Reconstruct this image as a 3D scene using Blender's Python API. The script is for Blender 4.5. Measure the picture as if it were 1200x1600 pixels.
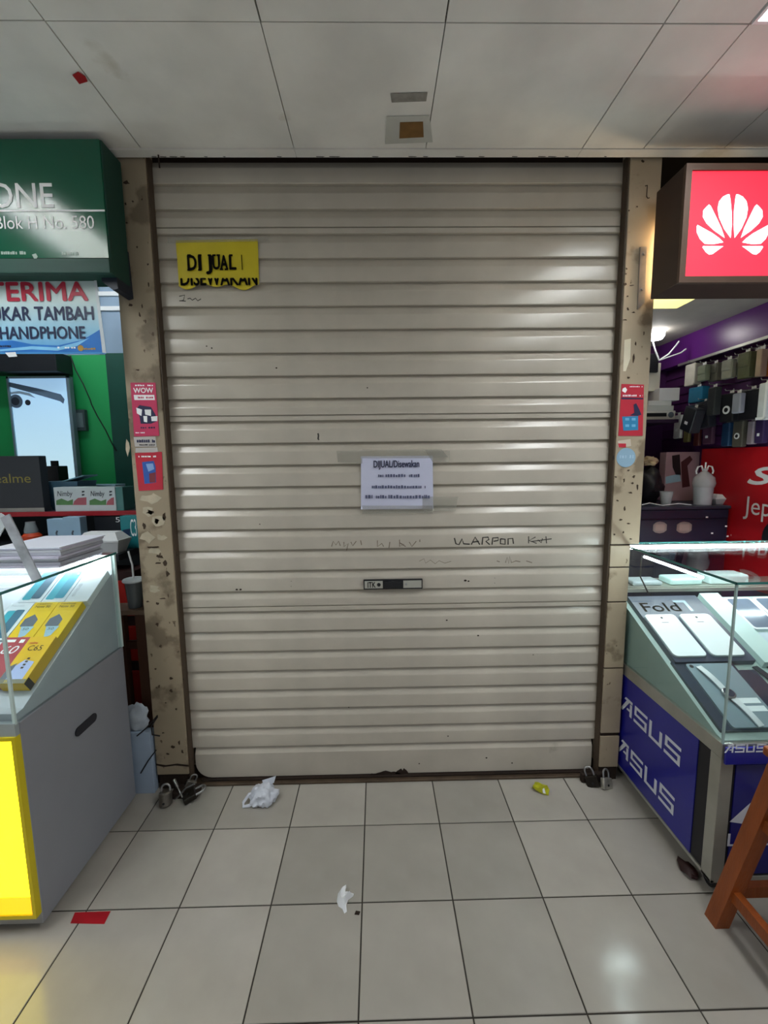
import bpy, bmesh, math, random
from mathutils import Vector, Matrix, Euler
random.seed(7)
for o in list(bpy.data.objects): bpy.data.objects.remove(o)
SC = bpy.context.scene
COL = SC.collection
PI = math.pi

# ------------------------------------------------------------------ camera
H = 1.445; FPX = 664.3
PITCH, YAW, ROLL = 0.11857, 0.01592, -0.01168
cy_, sy_ = math.cos(YAW), math.sin(YAW); cp_, sp_ = math.cos(PITCH), math.sin(PITCH)
CF = Vector((sy_*cp_, cy_*cp_, -sp_)); R0 = Vector((cy_, -sy_, 0)); U0 = R0.cross(CF)
CR = math.cos(ROLL)*R0 + math.sin(ROLL)*U0
CU = -math.sin(ROLL)*R0 + math.cos(ROLL)*U0
CC = Vector((0, 0, H))
cd = bpy.data.cameras.new('camera'); cam = bpy.data.objects.new('camera', cd); COL.objects.link(cam)
cd.sensor_fit = 'VERTICAL'; cd.sensor_height = 36.0; cd.lens = 36.0*FPX/1600.0
cd.clip_start = 0.02; cd.clip_end = 50
m3 = Matrix((CR, CU, -CF)).transposed()
cam.matrix_world = Matrix.Translation(CC) @ m3.to_4x4()
SC.camera = cam

# ------------------------------------------------------------------ world, exposure
w = bpy.data.worlds.new('world'); SC.world = w; w.use_nodes = True
w.node_tree.nodes['Background'].inputs[0].default_value = (0.93, 0.97, 1.0, 1)
w.node_tree.nodes['Background'].inputs[1].default_value = 0.26
SC.view_settings.view_transform = 'Standard'; SC.view_settings.look = 'None'
SC.view_settings.gamma = 1.0; SC.view_settings.use_curve_mapping = False
SC.view_settings.exposure = 0.2
TROFFER_W = 23.0            # emission of the ceiling light diffusers

# ------------------------------------------------------------------ pixel -> point on a real plane
def ray(x, y): return CF + (x-600)/FPX*CR - (y-800)/FPX*CU
def at(x, y, X=None, Y=None, Z=None):
    d = ray(x, y)
    if X is not None: t = (X-CC.x)/d.x
    elif Y is not None: t = (Y-CC.y)/d.y
    else: t = (Z-CC.z)/d.z
    return CC + t*d

# ------------------------------------------------------------------ materials
MATS = {}
def lin(c):
    if isinstance(c, str):
        c = [int(c[i:i+2], 16)/255 for i in (0, 2, 4)]
        return tuple((v/12.92 if v <= .04045 else ((v+.055)/1.055)**2.4) for v in c)
    return tuple(c)
def mat(name, col, rough=.5, metal=0, var=.08, scale=10, bump=0, bscale=60, spec=.5, coat=0, emit=0, alpha=None, stretch=None):
    if name in MATS: return MATS[name]
    m = bpy.data.materials.new(name); m.use_nodes = True; nt = m.node_tree; N = nt.nodes; L = nt.links
    b = N['Principled BSDF']; c = lin(col)
    b.inputs['Roughness'].default_value = rough; b.inputs['Metallic'].default_value = metal
    b.inputs['Specular IOR Level'].default_value = spec; b.inputs['Coat Weight'].default_value = coat
    b.inputs['Base Color'].default_value = (*c, 1)
    tc = N.new('ShaderNodeTexCoord'); mp = N.new('ShaderNodeMapping')
    if stretch: mp.inputs['Scale'].default_value = stretch
    L.new(tc.outputs['Object'], mp.inputs['Vector'])
    if var:
        n = N.new('ShaderNodeTexNoise'); n.inputs['Scale'].default_value = scale; n.inputs['Detail'].default_value = 5
        L.new(mp.outputs[0], n.inputs['Vector'])
        r = N.new('ShaderNodeValToRGB'); r.color_ramp.elements[0].position = .3; r.color_ramp.elements[1].position = .7
        r.color_ramp.elements[0].color = (*[v*(1-var) for v in c], 1); r.color_ramp.elements[1].color = (*[min(1, v*(1+var)) for v in c], 1)
        L.new(n.outputs['Fac'], r.inputs[0]); L.new(r.outputs[0], b.inputs['Base Color'])
        if emit: L.new(r.outputs[0], b.inputs['Emission Color'])
    if emit:
        b.inputs['Emission Color'].default_value = (*c, 1); b.inputs['Emission Strength'].default_value = emit
    if bump:
        n2 = N.new('ShaderNodeTexNoise'); n2.inputs['Scale'].default_value = bscale; n2.inputs['Detail'].default_value = 4
        L.new(mp.outputs[0], n2.inputs['Vector'])
        bp = N.new('ShaderNodeBump'); bp.inputs['Strength'].default_value = bump; bp.inputs['Distance'].default_value = .01
        L.new(n2.outputs['Fac'], bp.inputs['Height']); L.new(bp.outputs[0], b.inputs['Normal'])
    if alpha is not None: b.inputs['Alpha'].default_value = alpha
    MATS[name] = m; return m
def dirty(name, base, dirt, rough=.6, patch=(3, .58), speck=(38, .66), tile_random=0, bump=.15, spec=.4):
    """base paint with shaped stains and chips of another colour"""
    m = bpy.data.materials.new(name); m.use_nodes = True; nt = m.node_tree; N = nt.nodes; L = nt.links
    b = N['Principled BSDF']; b.inputs['Roughness'].default_value = rough; b.inputs['Specular IOR Level'].default_value = spec
    tc = N.new('ShaderNodeTexCoord'); c0 = lin(base); c1 = lin(dirt)
    prev = None
    def noise(sc, det=6, st=None):
        n = N.new('ShaderNodeTexNoise'); n.inputs['Scale'].default_value = sc; n.inputs['Detail'].default_value = det
        if st:
            mp = N.new('ShaderNodeMapping'); mp.inputs['Scale'].default_value = st; L.new(tc.outputs['Object'], mp.inputs[0]); L.new(mp.outputs[0], n.inputs['Vector'])
        else: L.new(tc.outputs['Object'], n.inputs['Vector'])
        return n
    def ramp(n, a, bb, va=0, vb=1):
        r = N.new('ShaderNodeValToRGB'); r.color_ramp.elements[0].position = a; r.color_ramp.elements[1].position = bb
        r.color_ramp.elements[0].color = (va, va, va, 1); r.color_ramp.elements[1].color = (vb, vb, vb, 1)
        L.new(n.outputs['Fac'], r.inputs[0]); return r
    tone = ramp(noise(4), .3, .72, .86, 1.08)
    mx = N.new('ShaderNodeMix'); mx.data_type = 'RGBA'; mx.blend_type = 'MULTIPLY'; mx.inputs[0].default_value = 1
    mx.inputs[6].default_value = (*c0, 1); L.new(tone.outputs[0], mx.inputs[7])
    cur = mx.outputs[2]
    for sc, th, amt, st in ((patch[0], patch[1], .55, None), (speck[0], speck[1], .9, (1.3, 1.3, .7))):
        f = ramp(noise(sc, 8, st), th, th+.05, 0, amt)
        mm = N.new('ShaderNodeMix'); mm.data_type = 'RGBA'; L.new(f.outputs[0], mm.inputs[0]); L.new(cur, mm.inputs[6]); mm.inputs[7].default_value = (*c1, 1)
        cur = mm.outputs[2]
    if tile_random:
        oi = N.new('ShaderNodeObjectInfo'); mr = N.new('ShaderNodeMapRange'); mr.inputs[3].default_value = 1-tile_random; mr.inputs[4].default_value = 1+tile_random
        L.new(oi.outputs['Random'], mr.inputs[0])
        vm = N.new('ShaderNodeMix'); vm.data_type = 'RGBA'; vm.blend_type = 'MULTIPLY'; vm.inputs[0].default_value = 1
        L.new(cur, vm.inputs[6]); L.new(mr.outputs[0], vm.inputs[7]); cur = vm.outputs[2]
    L.new(cur, b.inputs['Base Color'])
    if bump:
        bp = N.new('ShaderNodeBump'); bp.inputs['Strength'].default_value = bump; bp.inputs['Distance'].default_value = .004
        L.new(noise(30).outputs['Fac'], bp.inputs['Height']); L.new(bp.outputs[0], b.inputs['Normal'])
    MATS[name] = m; return m
def glass(name, tint, rough=.02):
    m = bpy.data.materials.new(name); m.use_nodes = True; nt = m.node_tree; N = nt.nodes; L = nt.links
    N.remove(N['Principled BSDF']); out = N['Material Output']
    tr = N.new('ShaderNodeBsdfTransparent'); tr.inputs[0].default_value = (*lin(tint), 1)
    gl = N.new('ShaderNodeBsdfGlossy'); gl.inputs['Roughness'].default_value = rough
    lw = N.new('ShaderNodeLayerWeight'); lw.inputs[0].default_value = .5      # Schlick reflectance of a thin pane
    pw = N.new('ShaderNodeMath'); pw.operation = 'POWER'; pw.inputs[1].default_value = 5; L.new(lw.outputs['Facing'], pw.inputs[0])
    fr = N.new('ShaderNodeMath'); fr.operation = 'MULTIPLY_ADD'; fr.inputs[1].default_value = .95; fr.inputs[2].default_value = .04; L.new(pw.outputs[0], fr.inputs[0])
    mx = N.new('ShaderNodeMixShader'); L.new(fr.outputs[0], mx.inputs[0]); L.new(tr.outputs[0], mx.inputs[1]); L.new(gl.outputs[0], mx.inputs[2])
    L.new(mx.outputs[0], out.inputs[0]); MATS[name] = m; return m

M_shut = dirty('shutter_paint', (.53, .485, .41), '6b5a45', rough=.24, patch=(2.2, .74), speck=(55, .80), bump=.05, spec=.5)
M_post = dirty('post_paint', (.34, .275, .19), '4a3a28', rough=.6, patch=(5, .53), speck=(34, .665), bump=.25)
M_postR = dirty('post_paint_right', (.41, .335, .235), '4f3f2b', rough=.5, patch=(6, .57), speck=(36, .68), bump=.25)
M_rust = dirty('rust', '2a1d15', '140d09', rough=.85, bump=.6)
M_tile = dirty('floor_tile', (.385, .36, .318), '8a8168', rough=.15, patch=(3, .72), speck=(60, .82), tile_random=.13, bump=0, spec=.5)
M_grout = mat('grout', '2f2b25', .9, var=.2, scale=30)
M_ceil = dirty('ceiling_board', (.83, .81, .76), 'b5ad98', rough=.8, patch=(2.5, .66), speck=(40, .80), bump=.05)
M_dark = mat('dark_void', '15120f', .9, var=.1)
M_white = mat('white_plastic', 'e9ecee', .4, var=.03)
M_black = mat('black_plastic', '15161a', .4, var=.1)
M_greyP = mat('grey_laminate', '868990', .45, var=.05, scale=3)
M_alu = mat('aluminium', 'b9b9b0', .38, metal=.75, var=.08, scale=14)
M_steel = mat('steel', 'a9a9a9', .3, metal=.9, var=.12, scale=30)
M_glass = glass('case_glass', 'f6fbfa')
M_gedge = mat('glass_edge_green', '2f6f6a', .15, var=.1)
M_text_w = mat('white_print', 'f2f4f4', .5, var=0)
M_text_k = mat('black_print', '0c0b0a', .8, var=0, spec=.1)

# ------------------------------------------------------------------ mesh helpers
class MB:
    def __init__(s): s.v = []; s.f = []
    def add(s, vs, fs):
        k = len(s.v); s.v += [Vector(p) for p in vs]; s.f += [tuple(i+k for i in f) for f in fs]; return s
    def box(s, a, b, bev=0):
        (x0, y0, z0), (x1, y1, z1) = a, b
        x0, x1 = min(x0, x1), max(x0, x1); y0, y1 = min(y0, y1), max(y0, y1); z0, z1 = min(z0, z1), max(z0, z1)
        if not bev:
            vs = [(x, y, z) for z in (z0, z1) for y in (y0, y1) for x in (x0, x1)]
            return s.add(vs, [(0, 2, 3, 1), (4, 5, 7, 6), (0, 1, 5, 4), (2, 6, 7, 3), (0, 4, 6, 2), (1, 3, 7, 5)])
        bm = bmesh.new(); bmesh.ops.create_cube(bm, size=1)
        for v in bm.verts: v.co = Vector(((x0+x1)/2+v.co.x*(x1-x0), (y0+y1)/2+v.co.y*(y1-y0), (z0+z1)/2+v.co.z*(z1-z0)))
        bmesh.ops.bevel(bm, geom=bm.edges[:]+bm.verts[:], offset=bev, segments=2, affect='EDGES', profile=.5)
        return s.bm(bm)
    def bm(s, bm, M=None):
        bm.verts.ensure_lookup_table(); bm.verts.index_update()
        vs = [(M @ v.co if M else v.co.copy()) for v in bm.verts]; fs = [tuple(v.index for v in f.verts) for f in bm.faces]
        bm.free(); return s.add(vs, fs)
    def prism(s, poly, o, u, v, t):
        """polygon in the (u,v) frame at o, thickness t along u x v"""
        o = Vector(o); u = Vector(u); v = Vector(v); n = u.cross(v).normalized()*t; k = len(poly)
        a = [o+u*p[0]+v*p[1] for p in poly]; b = [p+n for p in a]
        area = sum(poly[i][0]*poly[(i+1) % k][1]-poly[(i+1) % k][0]*poly[i][1] for i in range(k))
        f0 = tuple(range(k)); f1 = tuple(range(2*k-1, k-1, -1))
        if (area > 0) == (t > 0): f0 = f0[::-1]; f1 = f1[::-1]
        sides = [(i, (i+1) % k, k+(i+1) % k, k+i) for i in range(k)]
        return s.add(a+b, [f0, f1]+sides)
    def tube(s, pts, r, n=8, caps=True):
        pts = [Vector(p) for p in pts]; rr = r if isinstance(r, (list, tuple)) else [r]*len(pts)
        rings = []; prev = None
        for i, p in enumerate(pts):
            d = (pts[min(i+1, len(pts)-1)]-pts[max(i-1, 0)])
            d = d.normalized() if d.length > 1e-9 else Vector((0, 0, 1))
            if prev is None:
                a = Vector((0, 0, 1)) if abs(d.z) < .9 else Vector((1, 0, 0)); e = d.cross(a).normalized()
            else: e = (prev-d*prev.dot(d)); e = e.normalized() if e.length > 1e-6 else d.orthogonal().normalized()
            prev = e; g = d.cross(e)
            rings.append([p+(e*math.cos(2*PI*k/n)+g*math.sin(2*PI*k/n))*rr[i] for k in range(n)])
        vs = [q for R in rings for q in R]; fs = []
        for i in range(len(pts)-1):
            for k in range(n): fs.append((i*n+k, i*n+(k+1) % n, (i+1)*n+(k+1) % n, (i+1)*n+k))
        if caps: fs.append(tuple(range(n-1, -1, -1))); fs.append(tuple((len(pts)-1)*n+k for k in range(n)))
        return s.add(vs, fs)
    def bar(s, a, b, w, t, up=(0, 0, 1)):
        """square section bar from a to b"""
        a = Vector(a); b = Vector(b); d = (b-a).normalized(); e = d.cross(Vector(up)); e = e.normalized() if e.length > 1e-6 else d.orthogonal().normalized()
        g = e.cross(d); vs = [p+e*sx*w/2+g*sz*t/2 for p in (a, b) for sz in (-1, 1) for sx in (-1, 1)]
        return s.add(vs, [(0, 2, 3, 1), (4, 5, 7, 6), (0, 1, 5, 4), (2, 6, 7, 3), (0, 4, 6, 2), (1, 3, 7, 5)])
    def lathe(s, prof, o=(0, 0, 0), n=20, ax=None):
        o = Vector(o); vs = []; fs = []
        for r, z in prof:
            for k in range(n): vs.append(o+Vector((r*math.cos(2*PI*k/n), r*math.sin(2*PI*k/n), z)))
        for i in range(len(prof)-1):
            for k in range(n): fs.append((i*n+k, i*n+(k+1) % n, (i+1)*n+(k+1) % n, (i+1)*n+k))
        if prof[0][0] > 1e-5: fs.append(tuple(range(n-1, -1, -1)))
        if prof[-1][0] > 1e-5: fs.append(tuple((len(prof)-1)*n+k for k in range(n)))
        return s.add(vs, fs)
    def build(s, name, m, parent=None, space='world', smooth=0, origin=None):
        me = bpy.data.meshes.new(name); vs = s.v
        loc = Vector((0, 0, 0))
        if parent is not None and space == 'world':
            r = parent
            while r.parent: r = r.parent
            inv = root_matrix(r).inverted(); vs = [inv @ v for v in vs]
        elif parent is None:
            if origin is None:
                xs = [v.x for v in vs]; ys = [v.y for v in vs]; zs = [v.z for v in vs]
                loc = Vector(((min(xs)+max(xs))/2, (min(ys)+max(ys))/2, min(zs)))
            else: loc = Vector(origin)
            vs = [v-loc for v in vs]
        me.from_pydata([tuple(v) for v in vs], [], s.f); me.update()
        bm = bmesh.new(); bm.from_mesh(me); bmesh.ops.remove_doubles(bm, verts=bm.verts, dist=1e-6); bmesh.ops.recalc_face_normals(bm, faces=bm.faces); bm.to_mesh(me); bm.free()
        if m: me.materials.append(m)
        if smooth:
            for p in me.polygons: p.use_smooth = True
            me.set_sharp_from_angle(angle=math.radians(smooth))
        o = bpy.data.objects.new(name, me); COL.objects.link(o); o.location = loc
        if parent is not None: o.parent = parent
        return o
def root_matrix(r): return Matrix.Translation(r.location) @ r.rotation_euler.to_matrix().to_4x4()
def tag(o, label=None, cat=None, group=None, kind=None):
    if label: o['label'] = label
    if cat: o['category'] = cat
    if group: o['group'] = group
    if kind: o['kind'] = kind
    return o
def thing(name, label, cat, loc=(0, 0, 0), rot=(0, 0, 0), group=None):
    o = bpy.data.objects.new(name, None); COL.objects.link(o); o.location = loc; o.rotation_euler = Euler(rot)
    o.empty_display_size = .05
    return tag(o, label, cat, group)
def struct(name, mb, m, label, cat='wall', **k):
    o = mb.build(name, m, **k); return tag(o, label, cat, kind='structure')
def share(src, parent=None, loc=None, rot=None):
    c = src.copy(); COL.objects.link(c)
    if parent is not None: c.parent = parent
    if loc is not None: c.location = loc
    if rot is not None: c.rotation_euler = rot
    return c
def copy_tree(root, loc, rot=None, label=None, group=None):
    r = root.copy(); COL.objects.link(r); r.location = loc
    if rot is not None: r.rotation_euler = Euler(rot)
    if label: r['label'] = label
    if group: r['group'] = group
    for ch in list(root.children):
        c = ch.copy(); COL.objects.link(c); c.parent = r
        for g in list(ch.children):
            d = g.copy(); COL.objects.link(d); d.parent = c
    return r
def rrect(x0, y0, x1, y1, r, n=4):
    P = []
    for cx, cy, a in ((x1-r, y1-r, 0), (x0+r, y1-r, 90), (x0+r, y0+r, 180), (x1-r, y0+r, 270)):
        for i in range(n+1):
            t = math.radians(a+90*i/n); P.append((cx+r*math.cos(t), cy+r*math.sin(t)))
    return P
def text_verts(body, bold=0, shear=0, spacing=1, clip=None):
    cu = bpy.data.curves.new('t', 'FONT'); cu.body = body; cu.offset = bold; cu.shear = shear; cu.space_character = spacing; cu.resolution_u = 3
    ob = bpy.data.objects.new('t', cu); COL.objects.link(ob)
    dg = bpy.context.evaluated_depsgraph_get(); me = bpy.data.meshes.new_from_object(ob.evaluated_get(dg))
    vs = [v.co.copy() for v in me.vertices]; fs = [tuple(p.vertices) for p in me.polygons]
    bpy.data.objects.remove(ob); bpy.data.curves.remove(cu); bpy.data.meshes.remove(me)
    return vs, fs
def text(parent, body, o, u, v, wd, ht, m, name='lettering', bold=0, shear=0, spacing=1, clip=None, space='world', back=.0006):
    """lettering fitted into a box of wd x ht at o, along directions u and v; stands proud by back"""
    vs, fs = text_verts(body, 0, shear, spacing)
    x0 = min(p.x for p in vs); x1 = max(p.x for p in vs); y0 = min(p.y for p in vs); y1 = max(p.y for p in vs)
    o = Vector(o); u = Vector(u).normalized(); v = Vector(v).normalized(); n = u.cross(v)
    pts = [((p.x-x0)/(x1-x0), (p.y-y0)/(y1-y0)) for p in vs]
    if clip is not None:
        bm = bmesh.new(); bv = [bm.verts.new((a, b, 0)) for a, b in pts]
        for f in fs:
            try: bm.faces.new([bv[i] for i in f])
            except ValueError: pass
        bmesh.ops.bisect_plane(bm, geom=bm.verts[:]+bm.edges[:]+bm.faces[:], plane_co=(0, clip, 0), plane_no=(0, 1, 0), clear_outer=True)
        bm.verts.index_update(); pts = [(q.co.x, q.co.y) for q in bm.verts]; fs = [tuple(q.index for q in f.verts) for f in bm.faces]; bm.free()
    mb = MB(); b2 = bold*ht*.7
    for k, (du, dv) in enumerate(((-b2, 0), (b2, 0), (0, -b2), (0, b2)) if bold else ((0, 0),)):
        mb.add([o+u*(a*wd+du)+v*(b*ht+dv)+n*(back+k*.00003) for a, b in pts], fs)
    return mb.build(name, m, parent, space=space)
EX = Vector((1, 0, 0)); EY = Vector((0, 1, 0)); EZ = Vector((0, 0, 1))
def poly_px(mb, pts, Y, t=.0006):
    """flat print or sheet on a plane facing the aisle (normal -Y)"""
    q = [at(x, y, Y=Y) for x, y in pts]
    mb.prism([(p.x, p.z) for p in q], (0, Y, 0), EX, EZ, t)   # EX x EZ = -Y: grows toward the aisle
    return mb

# ================================================================== SETTING
# floor: grout bed plus separate tiles
T = .3; GX = -.0672; GY = 1.5429
FX0, FX1 = GX-8*T, GX+8*T; FY0, FY1 = GY-8*T, GY+5*T
floor = struct('floor', MB().box((FX0, FY0, -.05), (FX1, FY1, -.0025)), M_grout, 'pale beige ceramic tiled shop aisle floor with dark grout', 'floor', origin=(0, 0, -.05))
g = .0021
tb = MB(); c = .0012
a0, a1 = g, T-g
tb.add([(a0, a0, -.01), (a1, a0, -.01), (a1, a1, -.01), (a0, a1, -.01), (a0, a0, -c), (a1, a0, -c), (a1, a1, -c), (a0, a1, -c),
        (a0+c, a0+c, 0), (a1-c, a0+c, 0), (a1-c, a1-c, 0), (a0+c, a1-c, 0)],
       [(0, 1, 5, 4), (1, 2, 6, 5), (2, 3, 7, 6), (3, 0, 4, 7), (4, 5, 9, 8), (5, 6, 10, 9), (6, 7, 11, 10), (7, 4, 8, 11), (8, 9, 10, 11)])
first = None
for i in range(-8, 8):
    for j in range(-8, 5):
        x = GX+i*T; y = GY+j*T
        if y > 1.80 and -.9 < x < .7: continue
        if y < -.3 and abs(x) > 1.6: continue
        loc = Vector((x, y, .05))
        if first is None: first = tb.build('tile', M_tile, floor, space='local'); first.location = loc
        else: share(first, floor, loc)

# ceiling: slab plus boards with open joints
CZ = 2.58
ceiling = struct('ceiling', MB().box((-3.0, -1.2, 2.66), (3.0, 3.2, 2.72)), M_dark, 'low suspended shop ceiling of grubby white boards', 'ceiling', origin=(0, 0, 2.66))
xs = [-2.5, -2.2, -1.67, -1.37, -.838, -.285, .195, .772, 1.0, 1.3, 1.9, 2.5, 2.75]
ys = [-1.1, -.54, .06, .66, 1.25, 1.70]
TROFF = [(1.0, 1.3, .06, 1.25), (-1.67, -1.37, .06, 1.25)]
def in_troff(xa, xb, ya, yb):
    for t in TROFF:
        if xa >= t[0]-.01 and xb <= t[1]+.01 and ya >= t[2]-.01 and yb <= t[3]+.01: return True
    return False
for i in range(len(xs)-1):
    for j in range(len(ys)-1):
        if in_troff(xs[i], xs[i+1], ys[j], ys[j+1]): continue
        gx = .0022 if (i, j) not in ((5, 4),) else .0008
        MB().box((xs[i]+gx, ys[j]+.002, CZ+random.uniform(-.001, .001)), (xs[i+1]-gx, ys[j+1]-.002, CZ+.014)).build('ceiling_board', M_ceil, ceiling)
# taped edge strip at the shutter
for xa, xb in ((-2.5, -.285), (-.2835, .772), (.7735, 2.75)):
    MB().box((xa, 1.701, CZ-.002), (xb, 1.742, CZ+.06)).build('edge_strip', M_ceil, ceiling)
MB().box((-2.5, 1.70, CZ+.03), (2.75, 1.72, 2.66)).build('edge_riser', M_dark, ceiling)
# chips along the edge strip, paint specks
mb = MB()
for k in range(22):
    x = random.uniform(-.86, .95); l = random.uniform(.006, .035)
    z = CZ-.0025; mb.prism([(0, 0), (l, .001), (l*.8, .004), (.002, .003)], (x, 1.735, z), EX, EY, -.0006)
tag(mb.build('edge_chips', M_rust, ceiling), kind='stuff')
mb = MB(); mb.tube([(-.79, 1.728, CZ-.002), (-.791, 1.731, CZ-.02), (-.789, 1.729, CZ-.045)], .0028, 6); mb.build('old_nail', M_rust, ceiling)
# ceiling marks: brown patch and pale repair patch
brown = mat('brown_tape', '7d5a2c', .5, var=.15, scale=30)
p = [at(*q, Z=CZ-.002) for q in ((625, 191), (661, 190), (662, 214), (624, 216))]
mb = MB().prism([(q.x, q.y) for q in p], (0, 0, CZ-.0018), EX, EY, -.0012)
o = mb.build('tape_square', brown); tag(o, 'brown adhesive tape square stuck to the ceiling', 'tape')
p = [at(*q, Z=CZ-.001) for q in ((604, 182), (671, 180), (676, 222), (602, 225))]
MB().prism([(q.x, q.y) for q in p], (0, 0, CZ-.0012), EX, EY, -.0004).build('repair_patch', mat('fresh_white', 'c3c3bb', .7), ceiling)
p = [at(*q, Z=CZ-.001) for q in ((610, 146), (668, 144), (666, 158), (612, 160))]
MB().prism([(q.x, q.y) for q in p], (0, 0, CZ-.0012), EX, EY, -.0004).build('tape_residue', mat('tape_residue', '8f8b84', .6, var=.2, scale=40), ceiling)
p = [at(*q, Z=CZ-.002) for q in ((113, 117), (122, 112), (133, 119), (137, 127), (124, 131))]
o = MB().prism([(q.x, q.y) for q in p], (0, 0, CZ-.0018), EX, EY, -.0012).build('tape_scrap', mat('red_tape', 'a3161e', .35, var=.15, scale=20)); tag(o, 'small torn scrap of red tape on the ceiling board', 'tape')

# ceiling lights (recessed, louvred)
M_diff = mat('diffuser', (.95, .98, 1.0), .5, var=0, emit=TROFFER_W)
for k, (xa, xb, ya, yb) in enumerate(TROFF):
    t = thing('ceiling_light', ['recessed louvred ceiling light above the blue glass display case', 'recessed louvred ceiling light over the aisle by the green shop'][k], 'ceiling light', ((xa+xb)/2, (ya+yb)/2, CZ))
    fr = MB()
    for a, b in (((xa+.003, ya+.003), (xb-.003, ya+.012)), ((xa+.003, yb-.012), (xb-.003, yb-.003)), ((xa+.003, ya+.012), (xa+.012, yb-.012)), ((xb-.012, ya+.012), (xb-.003, yb-.012))):
        fr.box((a[0], a[1], CZ-.004), (b[0], b[1], CZ+.05))
    fr.build('frame', M_white, t)
    MB().box((xa+.012, ya+.012, CZ+.045), (xb-.012, yb-.012, CZ+.05)).build('diffuser', M_diff, t)
    n = 12
    for q in range(1, n):
        y = ya+.03+(yb-ya-.06)*q/n
        MB().box((xa+.03, y-.0015, CZ-.002), (xb-.03, y+.0015, CZ+.03)).build('louvre_blade', M_alu, t)
    MB().box(((xa+xb)/2-.002, ya+.03, CZ-.001), ((xa+xb)/2+.002, yb-.03, CZ+.032)).build('louvre_spine', M_alu, t)

# walls and partitions
M_pwall = mat('partition_paint', '6c655a', .8)
struct('wall_partition_left', MB().box((-.985, 1.83, 0), (-.87, 3.0, 2.66)), M_pwall, 'plain partition wall behind the left shutter post')
struct('wall_partition_right', MB().box((1.0, 1.832, 0), (1.070, 3.0, 2.66)), M_pwall, 'plain partition wall behind the right shutter post')
struct('wall_closed_shop', MB().box((-.87, 2.2, 0), (1.0, 2.3, 2.66)), M_dark, 'dark rear wall inside the shuttered shop')
M_green = mat('green_wall_paint', '27b263', .55, var=.05, scale=3)
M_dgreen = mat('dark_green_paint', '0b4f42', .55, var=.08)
M_bluegrey = mat('blue_grey_wall', '8fa6bd', .6, var=.05)
wl = struct('wall_back_left', MB().box((-3.0, 2.8, 0), (-.985, 2.9, 2.13)), M_green, 'bright green back wall of the left shop')
struct('wall_upper_left', MB().box((-3.0, 2.802, 2.13), (-.985, 2.9, 2.66)), M_bluegrey, 'pale blue grey upper back wall above the green wall')
struct('wall_corner_left', MB().box((-1.672, 2.76, 0), (-.985, 2.799, 2.13)), M_dgreen, 'dark green corner panel at the end of the green wall')
struct('wall_side_left', MB().box((-3.05, 1.85, 0), (-2.95, 2.8, 2.66)), M_dgreen, 'dark green side wall of the left shop')
M_purple = mat('purple_wall', '4e2358', .5, var=.08, scale=4)
M_purpleF = mat('purple_fascia', '5d2178', .3, var=.06, scale=4)
M_soffit = mat('shop_soffit', 'a9a39b', .7, var=.06)
struct('wall_back_right', MB().box((1.10, 2.97, 0), (2.1, 3.05, 2.66)), M_purple, 'dark purple back wall of the right shop')
wr = struct('wall_side_right', MB().box((2.0, 1.3, 0), (2.1, 2.97, 2.66)), M_purple, 'purple side wall of the right shop hung with phone accessories')
o = MB().box((1.10, 1.76, 2.20), (2.0, 2.97, 2.24)); struct('ceiling_right_shop', o, M_soffit, 'low grey soffit ceiling inside the right shop', 'ceiling')
# purple fascia with pale metal strip on the right wall
MB().box((1.93, 1.3, 2.035), (2.0, 2.97, 2.20)).build('fascia', M_purpleF, wr)
MB().box((1.915, 1.3, 2.02), (1.93, 2.75, 2.034)).build('metal_strip', M_alu, wr)
# slat wall grooves
for k in range(9):
    z = 1.52+k*.056; MB().box((1.992, 1.7, z), (2.0, 2.97, z+.046)).build('wall_slat', M_purple, wr)

# ================================================================== ROLLER SHUTTER
SY = 1.797; SX0, SX1 = -.8515, .9845
shutter = thing('roller_shutter', 'closed beige metal roller shutter with horizontal slats and scribbles', 'shutter', (.065, SY, 0))
PZ = .0905
def slat_mesh(seam=False):
    pr = [(.016, -.001), (.002, -.0005), (0, .0015), (0, .052), (.0007, .0565), (.003, .0605), (.0135, .084), (.0155, .0875), (.016, PZ-.0012)]
    if seam: pr = [(.016, -.001), (.002, -.0005), (0, .0015), (0, .018), (.008, .0192), (.008, .0225), (0, .0235), (0, .052), (.0007, .0565), (.003, .0605), (.0135, .084), (.0155, .0875), (.016, PZ-.0012)]
    mb = MB(); n = 1; k = len(pr)
    for x in (SX0, SX1):
        for y, z in pr: mb.v.append(Vector((x, SY+y, z)))
        for y, z in pr: mb.v.append(Vector((x, SY+y+.0025, z)))
    K = 2*k
    for i in range(k-1):
        mb.f.append((i, i+1, K+i+1, K+i)); mb.f.append((k+i+1, k+i, K+k+i, K+k+i+1))
        mb.f.append((i, k+i, k+i+1, i+1)); mb.f.append((K+i+1, K+k+i+1, K+k+i, K+i))
    return mb
plain = slat_mesh().build('slat', M_shut, shutter, smooth=30)
seam = slat_mesh(True).build('slat', M_shut, shutter, smooth=30)
Z0 = .169
usedp = useds = False
for k in range(27):
    z = Z0+k*PZ
    if k in (7, 16, 24):
        o = seam if not useds else share(seam, shutter); useds = True
    else:
        o = plain if not usedp else share(plain, shutter); usedp = True
    o.location = (0, 0, z)
# bottom slat with rounded lower corners and a bottom bar
mb = MB()
poly = [(SX0+.012, .165)]+[(SX0+.012, .10)]
for i in range(7):
    t = PI+PI/2*i/6; poly.append((SX0+.082+.07*math.cos(t), .092+.07*math.sin(t)))
for i in range(5):
    t = 1.5*PI+PI/2*i/4; poly.append((SX1-.012-.02+.02*math.cos(t), .042+.02*math.sin(t)))
poly.append((SX1-.012, .165))
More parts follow.
